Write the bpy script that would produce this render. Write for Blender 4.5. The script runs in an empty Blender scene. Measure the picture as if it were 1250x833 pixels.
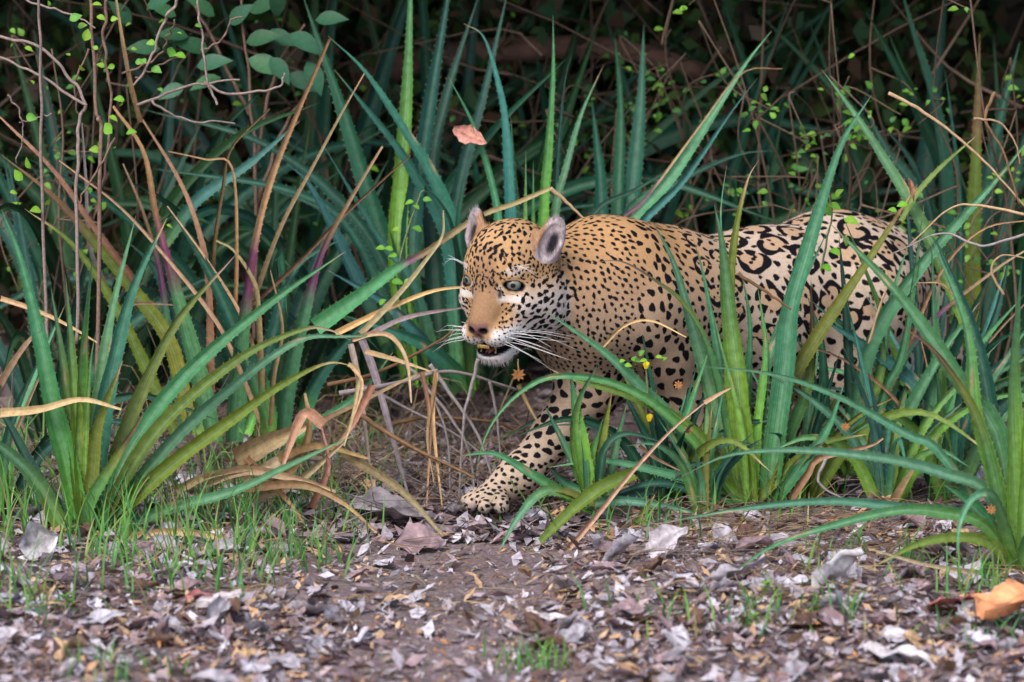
import bpy, bmesh, math, random
import numpy as np
from mathutils import Vector, Matrix, noise as mnoise, kdtree

# ------------------------------------------------------------------ camera, sky, sun, exposure
scene = bpy.context.scene
COL = scene.collection
CAM = np.array([0.0, -12.0, 2.33])
TGT = np.array([0.0, 0.0, 0.43])
FWD = (TGT - CAM) / np.linalg.norm(TGT - CAM)
RIGHT = np.array([1.0, 0.0, 0.0])
UP = np.cross(RIGHT, FWD)
FPX = 480.0 * np.linalg.norm(TGT - CAM)          # focal length in photo pixels (photo is 1250 wide)
cam_data = bpy.data.cameras.new('camera')
cam_data.sensor_width = 36.0
cam_data.lens = FPX * 36.0 / 1250.0
cam_data.clip_start = 0.1
cam_data.clip_end = 400.0
cam_data.dof.use_dof = True
cam_data.dof.focus_distance = 12.0
cam_data.dof.aperture_fstop = 2.8
cam = bpy.data.objects.new('camera', cam_data)
COL.objects.link(cam)
cam.location = CAM
cam.rotation_euler = Vector(FWD).to_track_quat('-Z', 'Y').to_euler()
scene.camera = cam

SUN_EL, SUN_AZ = math.radians(48), math.radians(205)   # azimuth clockwise from +Y: behind the camera, a little to its left
world = bpy.data.worlds.new('World')
scene.world = world
world.use_nodes = True
wn = world.node_tree
sky = wn.nodes.new('ShaderNodeTexSky')
sky.sky_type = 'NISHITA'
sky.sun_disc = False
sky.sun_elevation = SUN_EL
sky.sun_rotation = SUN_AZ
sky.dust_density = 3.0
bg = next(n for n in wn.nodes if n.type == 'BACKGROUND')
wn.links.new(sky.outputs[0], bg.inputs[0])
bg.inputs[1].default_value = 0.12
sun_data = bpy.data.lights.new('sun', 'SUN')
sun_data.energy = 1.5
sun_data.angle = math.radians(30)
sun_data.color = (1.0, 0.965, 0.92)
sun = bpy.data.objects.new('sun', sun_data)
COL.objects.link(sun)
sun_dir = Vector((math.sin(SUN_AZ) * math.cos(SUN_EL), math.cos(SUN_AZ) * math.cos(SUN_EL), math.sin(SUN_EL)))
sun.rotation_euler = sun_dir.to_track_quat('Z', 'Y').to_euler()
sun.location = sun_dir * 30
scene.view_settings.view_transform = 'Standard'
scene.view_settings.look = 'None'
scene.view_settings.gamma = 1.0
scene.view_settings.use_curve_mapping = False
scene.view_settings.exposure = 0.98
scene.render.engine = 'CYCLES'
scene.cycles.max_bounces = 6
scene.cycles.diffuse_bounces = 4
scene.cycles.glossy_bounces = 3
scene.cycles.transmission_bounces = 4
scene.cycles.transparent_max_bounces = 6

# ------------------------------------------------------------------ helpers
RNG = random.Random(7)
NRNG = np.random.default_rng(7)

def P(px, py, Y):
    """the point in the world, at depth Y, that the photograph shows at pixel (px, py)"""
    d = FWD + RIGHT * ((px - 625.0) / FPX) + UP * ((416.5 - py) / FPX)
    return CAM + d * ((Y - CAM[1]) / d[1])

def ground_z(x, y):
    n = mnoise.noise(Vector((x * 1.3, y * 1.3, 3.1))) * 0.035 + mnoise.noise(Vector((x * 4.1, y * 4.1, 9.0))) * 0.014
    path = math.exp(-((x + 0.15) / 0.45) ** 2) * 0.025
    return n - path * (1 if y < 0.2 else 0.4) + max(0.0, y - 1.0) * 0.02

def G(px, py):
    """the point on the ground seen at pixel (px, py)"""
    d = FWD + RIGHT * ((px - 625.0) / FPX) + UP * ((416.5 - py) / FPX)
    z = 0.0
    for _ in range(6):
        p = CAM + d * ((z - CAM[2]) / d[2])
        z = ground_z(p[0], p[1])
    return p

def tag(o, label=None, cat=None, group=None, kind=None):
    if label: o['label'] = label
    if cat: o['category'] = cat
    if group: o['group'] = group
    if kind: o['kind'] = kind
    return o

def link(name, data, parent=None, smooth=True):
    o = bpy.data.objects.new(name, data)
    COL.objects.link(o)
    if parent is not None:
        o.parent = parent                 # child meshes are written in the parent's own coordinates
    return o

def empty(name, loc):
    o = bpy.data.objects.new(name, None)
    COL.objects.link(o)
    o.location = loc
    o.empty_display_size = 0.05
    o.matrix_world = Matrix.Translation(Vector(loc))
    return o

def mesh_np(name, verts, faces, mat=None, smooth=True, attrs=None, uv=None):
    """verts (n,3); faces list of tuples or (m,k) array; attrs {name: (type, array)} per point; uv per point"""
    me = bpy.data.meshes.new(name)
    verts = np.asarray(verts, dtype=np.float32)
    if isinstance(faces, np.ndarray):
        m, k = faces.shape
        me.vertices.add(len(verts)); me.vertices.foreach_set('co', verts.ravel())
        me.loops.add(m * k); me.loops.foreach_set('vertex_index', faces.astype(np.int32).ravel())
        me.polygons.add(m); me.polygons.foreach_set('loop_start', np.arange(0, m * k, k, dtype=np.int32))
        me.update(calc_edges=True)
    else:
        me.from_pydata(verts.tolist(), [], faces)
    if smooth:
        me.polygons.foreach_set('use_smooth', np.ones(len(me.polygons), dtype=bool))
    for an, (ty, arr) in (attrs or {}).items():
        a = me.attributes.new(an, ty, 'POINT')
        arr = np.asarray(arr, dtype=np.float32)
        if ty == 'FLOAT':
            a.data.foreach_set('value', arr.ravel())
        elif ty == 'FLOAT_COLOR':
            if arr.shape[1] == 3:
                arr = np.concatenate([arr, np.ones((len(arr), 1), np.float32)], 1)
            a.data.foreach_set('color', arr.ravel())
    if uv is not None:
        l = me.uv_layers.new(name='UVMap')
        idx = np.empty(len(me.loops), dtype=np.int32); me.loops.foreach_get('vertex_index', idx)
        l.data.foreach_set('uv', np.asarray(uv, dtype=np.float32)[idx].ravel())
    if mat: me.materials.append(mat)
    me.update()
    return me

class MB:
    """collects pieces of one mesh"""
    def __init__(s): s.v = []; s.f = []; s.c = []; s.uv = []; s.n = 0
    def add(s, v, f, c, uv=None):
        v = np.asarray(v, dtype=np.float32)
        n = len(v)
        s.v.append(v); s.f.extend(tuple(i + s.n for i in q) for q in f)
        c = np.asarray(c, dtype=np.float32)
        s.c.append(np.tile(c, (n, 1)) if c.ndim == 1 else c)
        s.uv.append(np.zeros((n, 2), np.float32) if uv is None else np.asarray(uv, np.float32))
        s.n += n
    def mesh(s, name, mat, origin=None, smooth=True):
        v = np.concatenate(s.v)
        if origin is not None: v = v - np.asarray(origin, dtype=np.float32)
        return mesh_np(name, v, s.f, mat, smooth, {'Col': ('FLOAT_COLOR', np.concatenate(s.c))}, np.concatenate(s.uv))

def spline(pts, n):
    """Catmull-Rom through pts, n samples"""
    pts = np.asarray(pts, dtype=float)
    if len(pts) == 2:
        t = np.linspace(0, 1, n)[:, None]
        return pts[0] * (1 - t) + pts[1] * t
    p = np.vstack([2 * pts[0] - pts[1], pts, 2 * pts[-1] - pts[-2]])
    m = len(pts) - 1
    ts = np.linspace(0, m - 1e-9, n)
    out = []
    for t in ts:
        i = int(t); u = t - i
        a, b, c, d = p[i], p[i + 1], p[i + 2], p[i + 3]
        out.append(0.5 * ((2 * b) + (-a + c) * u + (2 * a - 5 * b + 4 * c - d) * u * u + (-a + 3 * b - 3 * c + d) * u ** 3))
    return np.array(out)

# ------------------------------------------------------------------ materials
def nmat(name):
    m = bpy.data.materials.new(name)
    m.use_nodes = True
    nt = m.node_tree
    b = next(n for n in nt.nodes if n.type == 'BSDF_PRINCIPLED')
    return m, nt, b

def N(nt, t, **kw):
    n = nt.nodes.new(t)
    for k, v in kw.items():
        if k.startswith('i_'):
            key = k[2:]
            n.inputs[int(key) if key.isdigit() else key].default_value = v
        else: setattr(n, k, v)
    return n

def mixrgb(nt, a, b, fac, mode='MIX'):
    n = nt.nodes.new('ShaderNodeMix'); n.data_type = 'RGBA'; n.blend_type = mode
    for s, val in ((n.inputs[6], a), (n.inputs[7], b), (n.inputs[0], fac)):
        if hasattr(val, 'is_output'): nt.links.new(val, s)
        else: s.default_value = val
    return n.outputs[2]

def vcol_mat(name, rough=0.6, spec=0.3, var=0.25, scale=60.0, bump=0.2, stretch=None, trans=0.0, bscale=None, streak=0.0):
    """colour from the Col attribute, broken up by noise; optional lengthwise streaks in UV; optional translucency"""
    m, nt, b = nmat(name)
    att = N(nt, 'ShaderNodeAttribute', attribute_name='Col')
    tc = N(nt, 'ShaderNodeTexCoord')
    no = N(nt, 'ShaderNodeTexNoise', i_Scale=scale, i_Detail=6.0, i_Roughness=0.65)
    nt.links.new(tc.outputs['Object'], no.inputs['Vector'])
    mr = N(nt, 'ShaderNodeMapRange', i_1=0.3, i_2=0.7, i_3=1.0 - var, i_4=1.0 + var)
    nt.links.new(no.outputs['Fac'], mr.inputs[0])
    h = no.outputs['Fac']
    col = mixrgb(nt, att.outputs['Color'], mr.outputs[0], 1.0, 'MULTIPLY')
    if streak > 0:
        mp = N(nt, 'ShaderNodeMapping'); mp.inputs['Scale'].default_value = (26.0, 1.2, 1.0)
        nt.links.new(tc.outputs['UV'], mp.inputs[0])
        n2 = N(nt, 'ShaderNodeTexNoise', i_Scale=1.0, i_Detail=4.0, i_Roughness=0.6)
        oi = N(nt, 'ShaderNodeObjectInfo')
        add = N(nt, 'ShaderNodeVectorMath', operation='ADD')
        nt.links.new(mp.outputs[0], add.inputs[0]); nt.links.new(oi.outputs['Random'], add.inputs[1])
        nt.links.new(add.outputs[0], n2.inputs['Vector'])
        m2 = N(nt, 'ShaderNodeMapRange', i_1=0.3, i_2=0.7, i_3=1.0 - streak, i_4=1.0 + streak)
        nt.links.new(n2.outputs['Fac'], m2.inputs[0])
        col = mixrgb(nt, col, m2.outputs[0], 1.0, 'MULTIPLY')
        h = n2.outputs['Fac']
    nt.links.new(col, b.inputs['Base Color'])
    b.inputs['Roughness'].default_value = rough
    b.inputs['Specular IOR Level'].default_value = spec
    if bump > 0:
        bp = N(nt, 'ShaderNodeBump', i_Strength=bump, i_Distance=0.004)
        nt.links.new(h, bp.inputs['Height']); nt.links.new(bp.outputs[0], b.inputs['Normal'])
    if trans > 0:
        tr = N(nt, 'ShaderNodeBsdfTranslucent'); nt.links.new(col, tr.inputs[0])
        ms = N(nt, 'ShaderNodeMixShader', i_0=trans)
        nt.links.new(b.outputs[0], ms.inputs[1]); nt.links.new(tr.outputs[0], ms.inputs[2])
        out = next(n for n in nt.nodes if n.type == 'OUTPUT_MATERIAL')
        nt.links.new(ms.outputs[0], out.inputs[0])
    return m
# ------------------------------------------------------------------ ground
def soil_mat():
    m, nt, b = nmat('soil')
    tc = N(nt, 'ShaderNodeTexCoord')
    def noise(sc, det=6.0, rough=0.6):
        n = N(nt, 'ShaderNodeTexNoise', i_Scale=sc, i_Detail=det, i_Roughness=rough); nt.links.new(tc.outputs['Object'], n.inputs['Vector']); return n.outputs['Fac']
    def ramp(fac, stops):
        r = N(nt, 'ShaderNodeValToRGB'); e = r.color_ramp.elements
        e[0].position, e[0].color = stops[0][0], (*stops[0][1], 1); e[1].position, e[1].color = stops[-1][0], (*stops[-1][1], 1)
        for p, c in stops[1:-1]: x = e.new(p); x.color = (*c, 1)
        nt.links.new(fac, r.inputs[0]); return r.outputs[0]
    c1 = ramp(noise(2.2), [(0.3, (0.13, 0.092, 0.088)), (0.5, (0.25, 0.185, 0.185)), (0.7, (0.38, 0.30, 0.30))])
    vo = N(nt, 'ShaderNodeTexVoronoi', i_Scale=55.0); nt.links.new(tc.outputs['Object'], vo.inputs['Vector'])
    c2 = ramp(noise(90.0), [(0.32, (0.06, 0.044, 0.042)), (0.5, (0.24, 0.18, 0.18)), (0.68, (0.45, 0.38, 0.39))])
    c = mixrgb(nt, c1, c2, 0.55)
    c = mixrgb(nt, c, vo.outputs['Color'], 0.10, 'OVERLAY')
    nt.links.new(c, b.inputs['Base Color']); b.inputs['Roughness'].default_value = 0.95; b.inputs['Specular IOR Level'].default_value = 0.1
    bp = N(nt, 'ShaderNodeBump', i_Strength=0.8, i_Distance=0.02); nt.links.new(noise(70.0, 8.0, 0.7), bp.inputs['Height']); nt.links.new(bp.outputs[0], b.inputs['Normal'])
    return m
gx = np.concatenate([-np.geomspace(150, 2.2, 14), np.linspace(-2.1, 2.1, 150), np.geomspace(2.2, 150, 14)])
gy = np.concatenate([-np.geomspace(60, 5.2, 8), np.linspace(-5, 4, 200), np.geomspace(4.2, 200, 14)])
gv = np.array([(x, y, ground_z(x, y) if abs(x) < 8 and -12 < y < 8 else (0.14 if y > 1 else 0.0)) for x in gx for y in gy])
ny = len(gy)
ii, jj = np.meshgrid(np.arange(len(gx) - 1), np.arange(ny - 1), indexing='ij')
gf = np.stack([ii * ny + jj, (ii + 1) * ny + jj, (ii + 1) * ny + jj + 1, ii * ny + jj + 1], -1).reshape(-1, 4)
ground = link('ground', mesh_np('ground', gv, gf, soil_mat()))
tag(ground, 'mauve brown bare soil of the path', kind='structure'); 
# ------------------------------------------------------------------ jaguar
def unit(v): v = np.asarray(v, float); return v / np.linalg.norm(v)
def smin(a, b, k):
    h = np.maximum(k - np.abs(a - b), 0.0) / k
    return np.minimum(a, b) - h * h * k * 0.25
def smax(a, b, k): return -smin(-a, -b, k)
def sd_cone(p, a, b, ra, rb):
    a = np.asarray(a, np.float32); b = np.asarray(b, np.float32)
    pa = p - a; ba = b - a
    h = np.clip(pa @ ba / (ba @ ba), 0, 1)
    return np.linalg.norm(pa - h[:, None] * ba, axis=1) - (ra + (rb - ra) * h)
def sd_ell(p, c, r, axes=None):
    q = p - np.asarray(c, np.float32)
    if axes is not None: q = q @ np.asarray(axes, np.float32).T
    r = np.asarray(r, np.float32)
    k0 = np.linalg.norm(q / r, axis=1); k1 = np.linalg.norm(q / (r * r), axis=1)
    return k0 * (k0 - 1.0) / np.maximum(k1, 1e-6)

YAW, PITCH, ROLL = math.radians(31), math.radians(9), math.radians(-1.5)
HO = P(622, 342, -0.08)
_f0 = np.array([-math.sin(YAW), -math.cos(YAW), 0.0]); _l0 = np.array([math.cos(YAW), -math.sin(YAW), 0.0]); _z = np.array([0, 0, 1.0])
_f = _f0 * math.cos(PITCH) - _z * math.sin(PITCH); _u = _z * math.cos(PITCH) + _f0 * math.sin(PITCH)
_l = _l0 * math.cos(ROLL) + _u * math.sin(ROLL); _u = _u * math.cos(ROLL) - _l0 * math.sin(ROLL)
HM = np.stack([_f, _l, _u])                       # rows: forward, left, up of the head
def h2w(q): return HO + np.asarray(q, float) @ HM
def w2h(p): return (p - HO) @ HM.T

EYE = np.array([0.076, 0.060, 0.020]); EYE_R = 0.0235
EO = unit([0.86, 0.48, 0.02]); EU = unit(np.array([-0.05, 0.22, 1.0]) - EO * np.dot(EO, [-0.05, 0.22, 1.0])); EW = np.cross(EU, EO)
EAR_F = unit([0.80, 0.50, 0.30]); EAR_U = unit(np.array([-0.15, 0.42, 1.0]) - EAR_F * np.dot(EAR_F, [-0.15, 0.42, 1.0])); EAR_W = np.cross(EAR_U, EAR_F)
EAR_C = np.array([-0.035, 0.110, 0.113])

def sdf_head(q):
    s = q.copy(); s[:, 1] = np.abs(s[:, 1])
    d = sd_ell(s, (-0.015, 0, 0.045), (0.125, 0.108, 0.108))
    d = smin(d, sd_ell(s, (0.045, 0.0, 0.062), (0.060, 0.066, 0.066)), 0.05)
    d = smin(d, sd_ell(s, (0.062, 0.044, 0.046), (0.034, 0.034, 0.028)), 0.03)        # brow
    d = smin(d, sd_cone(s, (0.055, 0, 0.03), (0.136, 0, -0.060), 0.046, 0.035), 0.035)   # bridge
    d = smin(d, sd_ell(s, (0.147, 0, -0.077), (0.025, 0.032, 0.022)), 0.018)            # nose
    d = smin(d, sd_ell(s, (0.036, 0.070, -0.035), (0.066, 0.046, 0.056)), 0.04)        # cheekbone
    d = smin(d, sd_ell(s, (-0.035, 0.092, -0.060), (0.062, 0.042, 0.080)), 0.05)       # cheek ruff
    d = smin(d, sd_cone(s, (0.02, 0.05, -0.085), (0.09, 0.034, -0.094), 0.045, 0.036), 0.03)
    d = smin(d, sd_ell(s, (0.117, 0.030, -0.102), (0.049, 0.037, 0.034)), 0.014)       # whisker pads
    d = smax(d, -sd_cone(s, (0.172, 0, -0.095), (0.160, 0, -0.137), 0.003, 0.004), 0.008)  # philtrum
    # lower jaw, separated from the upper lip by the open mouth
    j = sd_cone(s, (-0.03, 0.060, -0.115), (0.088, 0.020, -0.158), 0.046, 0.024)
    j = smin(j, sd_ell(s, (0.098, 0, -0.163), (0.038, 0.038, 0.020)), 0.025)
    j = smin(j, sd_cone(s, (-0.06, 0.0, -0.11), (0.07, 0, -0.156), 0.07, 0.026), 0.03)
    d = smin(d, j, 0.016)
    m = sd_ell(s, (0.108, 0, -0.1415), (0.070, 0.056, 0.0085), np.array([[0.97, 0, -0.24], [0, 1, 0], [0.24, 0, 0.97]]))
    d = smax(d, -m, 0.008)
    # nostrils
    d = smax(d, -sd_ell(s, (0.171, 0.018, -0.083), (0.012, 0.009, 0.0055)), 0.006)
    # eye openings
    e = sd_ell(s, EYE + EO * 0.012 - EU * 0.002, (0.030, 0.0250, 0.0100), np.stack([EO, EW, EU]))
    d = smax(d, -e, 0.006)
    # ears: thick rounded cups
    ax = np.stack([EAR_F, EAR_W, EAR_U])
    eq_ = (s - EAR_C.astype(np.float32)) @ ax.T.astype(np.float32)
    ear = sd_ell(s, EAR_C, (0.023, 0.032, 0.056), ax)
    ear = smin(ear, sd_cone(s, (-0.035, 0.080, 0.06), EAR_C - EAR_U * 0.02, 0.045, 0.026), 0.03)
    d = smin(d, ear, 0.02)
    d = smax(d, -sd_ell(s, EAR_C + EAR_F * 0.022 - EAR_U * 0.010, (0.025, 0.0255, 0.050), ax), 0.008)
    return d

BODY = []   # (a, b, ra, rb, k)
def bone(a, b, ra, rb, k=0.08): BODY.append((np.asarray(a, float), np.asarray(b, float), ra, rb, k))
bone(h2w((-0.075, 0, -0.02)), P(715, 352, 0.10), 0.102, 0.160, 0.06)           # neck
bone(P(720, 375, 0.12), P(790, 378, 0.24), 0.170, 0.185)                       # chest
bone(P(735, 312, 0.16), P(800, 336, 0.30), 0.090, 0.118)                       # withers
bone(P(790, 378, 0.24), P(930, 372, 0.48), 0.185, 0.190)                       # ribs
bone(P(930, 372, 0.48), P(1030, 350, 0.66), 0.190, 0.180)                      # loin
bone(P(900, 405, 0.42), P(1000, 400, 0.60), 0.170, 0.150)                      # belly
bone(P(1010, 335, 0.66), P(1062, 342, 0.74), 0.165, 0.150)                     # croup
GZ = 0.0
def foot(px, Y, z=0.045):
    q = P(px, 500, Y); return np.array([q[0], Y, z])
# near (left) foreleg, set back under the shoulder
NS = P(780, 385, 0.10)
bone(P(768, 322, 0.14), NS, 0.095, 0.115, 0.07)
bone(NS, P(812, 432, 0.12), 0.105, 0.080, 0.05)
bone(P(812, 432, 0.12), foot(850, 0.16, 0.16), 0.072, 0.050, 0.04)
bone(foot(850, 0.16, 0.16), foot(856, 0.15, 0.055), 0.047, 0.046, 0.03)
bone(foot(852, 0.14, 0.045), foot(820, 0.08, 0.040), 0.050, 0.046, 0.03)
# far (right) foreleg, reaching forward
bone(P(715, 395, 0.12), P(722, 468, 0.12), 0.120, 0.080, 0.06)
bone(P(722, 468, 0.12), P(678, 530, 0.04), 0.078, 0.056, 0.05)
bone(P(678, 530, 0.04), P(634, 580, -0.02), 0.055, 0.050, 0.03)
bone(P(634, 580, -0.02), foot(608, -0.045, 0.05), 0.049, 0.043, 0.03)
for i, (dx, dy) in enumerate(((-0.052, -0.005), (-0.047, -0.034), (-0.022, -0.056), (0.010, -0.062))):   # toes
    c = foot(606, -0.05, 0.036)
    bone(c + np.array([dx * 0.4, dy * 0.4, 0.012]), c + np.array([dx * 1.35, dy * 1.35, -0.008]), 0.026, 0.0205, 0.006)
# hind legs
for sx, sy in ((0.0, -0.10), (0.10, 0.12)):
    hip = P(1050, 365, 0.66) + np.array([sx * 0.4, sy, 0]); knee = P(1015, 452, 0.60) + np.array([sx, sy * 1.2, 0])
    hock = foot(1085, 0.68, 0.20) + np.array([sx, sy, 0]); fet = foot(1062, 0.64, 0.05) + np.array([sx, sy, 0])
    bone(hip, knee, 0.155, 0.095, 0.08); bone(knee, hock, 0.085, 0.048, 0.05); bone(hock, fet, 0.044, 0.042, 0.03)
    bone(fet, fet + np.array([-0.085, -0.03, -0.006]), 0.045, 0.042, 0.03)
# tail
tp = [P(1085, 325, 0.82), P(1125, 360, 0.92), P(1150, 430, 0.98), P(1175, 500, 1.0), P(1215, 530, 1.0)]
for i in range(4): bone(tp[i], tp[i + 1], 0.062 - i * 0.008, 0.054 - i * 0.008, 0.05)

def sdf(p):
    p = p.astype(np.float32)
    d = np.full(len(p), 9.0, np.float32)
    for a, b, ra, rb, k in BODY:
        d = smin(d, sd_cone(p, a, b, ra, rb), k)
    q = w2h(p).astype(np.float32)
    m = np.linalg.norm(q, axis=1) < 0.33
    if m.any(): d[m] = smin(d[m], sdf_head(q[m]), 0.022)
    return d

def surface_nets(h):
    lo = np.array([-0.26, -0.42, -0.03]); hi = np.array([1.42, 1.32, 0.86])
    H = h * 4
    nc = np.ceil((hi - lo) / H).astype(int)
    g = np.stack(np.meshgrid(*[np.arange(n) for n in nc], indexing='ij'), -1).reshape(-1, 3)
    dc = sdf(lo + (g + 0.5) * H)
    act = g[np.abs(dc) < H * 1.35]
    off = np.stack(np.meshgrid(*[np.arange(5)] * 3, indexing='ij'), -1).reshape(-1, 3)
    nf = nc * 4 + 1
    def key(a): return (a[:, 0].astype(np.int64) * nf[1] + a[:, 1]) * nf[2] + a[:, 2]
    pts = (act[:, None, :] * 4 + off[None]).reshape(-1, 3)
    k = np.unique(key(pts))
    gp = np.stack([k // (nf[1] * nf[2]), (k // nf[2]) % nf[1], k % nf[2]], -1)
    vals = np.concatenate([sdf(lo + c * h) for c in np.array_split(gp, max(1, len(gp) // 200000))])
    off4 = np.stack(np.meshgrid(*[np.arange(4)] * 3, indexing='ij'), -1).reshape(-1, 3)
    cells = (act[:, None, :] * 4 + off4[None]).reshape(-1, 3)
    cor = np.array([[i, j, l] for i in (0, 1) for j in (0, 1) for l in (0, 1)])
    cv = np.stack([vals[np.searchsorted(k, key(cells + c))] for c in cor], 1)
    mix = (cv.min(1) < 0) & (cv.max(1) >= 0)
    cells = cells[mix]; cv = cv[mix]
    acc = np.zeros((len(cells), 3)); cnt = np.zeros(len(cells))
    for i in range(8):
        for ax in range(3):
            j = i | (4 >> ax)
            if i & (4 >> ax): continue
            a, b = cv[:, i], cv[:, j]
            cr = (a < 0) != (b < 0)
            t = np.where(cr, a / np.where(cr, a - b, 1), 0)
            pt = cor[i] + t[:, None] * (cor[j] - cor[i])
            acc += np.where(cr[:, None], pt, 0); cnt += cr
    V = lo + (cells + acc / cnt[:, None]) * h
    ck = key(cells); order = np.argsort(ck); cks = ck[order]
    quads = []
    for ax in range(3):
        u, v = [(1, 2), (2, 0), (0, 1)][ax]
        a = cv[:, 0]; b = cv[:, 4 >> ax]
        cr = np.nonzero((a < 0) != (b < 0))[0]
        base = cells[cr]
        eu = np.zeros(3, int); eu[u] = 1; ev = np.zeros(3, int); ev[v] = 1
        idx = []
        ok = np.ones(len(cr), bool)
        for o in (np.zeros(3, int), eu, eu + ev, ev):
            kk = key(base - o); pos = np.clip(np.searchsorted(cks, kk), 0, len(cks) - 1)
            ok &= cks[pos] == kk; idx.append(order[pos])
        q = np.stack(idx, 1)[ok]; flip = (a[cr] < 0)[ok]
        q[~flip] = q[~flip][:, ::-1]
        quads.append(q)
    return V, np.concatenate(quads)

def grad(p, e=0.002):
    g = np.stack([sdf(p + np.eye(3)[i] * e) - sdf(p - np.eye(3)[i] * e) for i in range(3)], 1)
    return g / np.maximum(np.linalg.norm(g, axis=1, keepdims=True), 1e-6)

JV, JF = surface_nets(0.0046)
NRM = grad(JV)
JV = JV - NRM * np.clip(sdf(JV), -0.004, 0.004)[:, None]
NV = len(JV)
HQ = w2h(JV)                                           # head coordinates of every vertex
HD = sdf_head(HQ.astype(np.float32))
bd = np.full(NV, 9.0, np.float32)
for a, b, ra, rb, k in BODY: bd = np.minimum(bd, sd_cone(JV.astype(np.float32), a, b, ra, rb))
nearest = np.full(NV, 9.0, np.float32); limb = np.zeros(NV, int)
for i, (a, b, ra, rb, k) in enumerate(BODY):
    dd = sd_cone(JV.astype(np.float32), a, b, ra, rb); m = dd < nearest; nearest[m] = dd[m]; limb[m] = i
isleg = (limb >= 7)
ishead = (HD < 0.022) & (HQ[:, 0] > -0.10)
# body axis coordinate: 0 at the shoulder, 1 at the rump
AX0, AX1 = P(770, 370, 0.2), P(1050, 350, 0.7)
axd = (AX1 - AX0)[:2]; S = ((JV[:, :2] - AX0[:2]) @ axd) / (axd @ axd)

def sm(a, b, x):
    t = np.clip((x - a) / (b - a), 0, 1); return t * t * (3 - 2 * t)
def ncol(sc, seed=0.0):
    return np.array([mnoise.noise(Vector(p * sc + seed)) for p in JV]) 
TAN = np.array([0.395, 0.225, 0.105]); CREAM = np.array([0.47, 0.365, 0.285]); WHITE = np.array([0.66, 0.63, 0.63]); PALE = np.array([0.325, 0.232, 0.165])
BLK = np.array([0.006, 0.0055, 0.008]); PINK = np.array([0.22, 0.115, 0.10])
def mixc(c, col, w): return c * (1 - w[:, None]) + np.asarray(col) * w[:, None]
base = np.tile(PALE, (NV, 1))
topw = sm(0.44, 0.70, JV[:, 2])
base = mixc(base, TAN, topw * (1 - sm(0.05, 0.45, S)))             # orange neck and withers
base = mixc(base, CREAM, sm(0.1, 0.5, S))                          # flank
base = mixc(base, WHITE * 0.9, sm(-0.25, -0.9, NRM[:, 2]) * (JV[:, 2] > 0.2) * sm(0.0, 0.2, S) * 0.8)    # belly
base = mixc(base, CREAM, isleg * sm(0.3, 0.1, JV[:, 2]) * 0.7)
f, l, u = HQ[:, 0], np.abs(HQ[:, 1]), HQ[:, 2]
hw = sm(0.024, 0.006, HD) * sm(-0.13, -0.07, f)
hc = np.tile(TAN * np.array([1.05, 1.1, 1.15]), (NV, 1))
hc = mixc(hc, WHITE, sm(0.05, 0.095, l) * sm(0.04, -0.05, u) * sm(-0.085, -0.05, f) * 0.68)       # cheeks
hc = mixc(hc, WHITE, sm(-0.100, -0.116, u) * sm(-0.02, 0.05, f))                               # lips, chin, jaw
hc = mixc(hc, WHITE, sm(0.03, 0.045, l) * sm(-0.072, -0.095, u) * sm(0.03, 0.07, f))
hc = mixc(hc, WHITE * 0.95, sm(-0.11, -0.15, u) * sm(0.035, 0.06, f))
def blob(c, r): return sm(1.15, 0.75, np.linalg.norm((np.stack([f, l, u], 1) - c) / r, axis=1))
hc = mixc(hc, WHITE, blob((0.085, 0.064, -0.013), (0.05, 0.032, 0.010)) * 0.65)                       # under the eye
hc = mixc(hc, WHITE, blob((0.10, 0.040, 0.000), (0.05, 0.010, 0.028)) * 0.40)                   # inner eye
hc = mixc(hc, WHITE * 0.95, blob((0.085, 0.070, 0.055), (0.05, 0.022, 0.014)) * 0.45)           # over the eye
hc = mixc(hc, TAN * np.array([0.62, 0.62, 0.80]), sm(0.070, 0.125, f) * sm(0.045, 0.02, l) * sm(-0.098, -0.073, u) * 0.75)   # dusky bridge
# nose leather
nose = sm(0.150, 0.160, f) * sm(0.032, 0.026, l + np.maximum(0, -0.079 - u) * 0.7) * sm(-0.112, -0.104, u) * sm(-0.060, -0.068, u)
hc = mixc(hc, PINK, nose)
nd = np.minimum(1, sm(0.020, 0.013, np.linalg.norm((np.stack([f, l, u], 1) - (0.171, 0.018, -0.084)) / (1.0, 0.8, 0.55), axis=1)))
hc = mixc(hc, BLK, nd)
hc = mixc(hc, BLK, sm(0.0035, 0.0015, l) * sm(0.150, 0.158, f) * sm(-0.090, -0.098, u) * sm(-0.142, -0.130, u))
# mouth: dark lips and inside
mq = np.stack([f, l, u], 1)
md = np.abs(sd_ell(mq.astype(np.float32), (0.108, 0, -0.1415), (0.070, 0.056, 0.0085), np.array([[0.97, 0, -0.24], [0, 1, 0], [0.24, 0, 0.97]])))
hc = mixc(hc, BLK * 1.3, sm(0.008, 0.0045, md) * sm(0.0, 0.03, f))
hc = mixc(hc, BLK, blob((0.040, 0.066, -0.138), (0.050, 0.045, 0.024)))                        # mouth corner
# eye rims and tear line
er = np.stack([f, l, u], 1) - (EYE + EO * 0.016 - EU * 0.002)
ed = np.linalg.norm(np.stack([er @ EO * 0.4, er @ EW, er @ EU * 1.85], 1), axis=1)
hc = mixc(hc, BLK, sm(0.0305, 0.0270, ed))
hc = mixc(hc, BLK * 2, blob((0.098, 0.0385, 0.000), (0.03, 0.0065, 0.016)) * 0.9)
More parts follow.
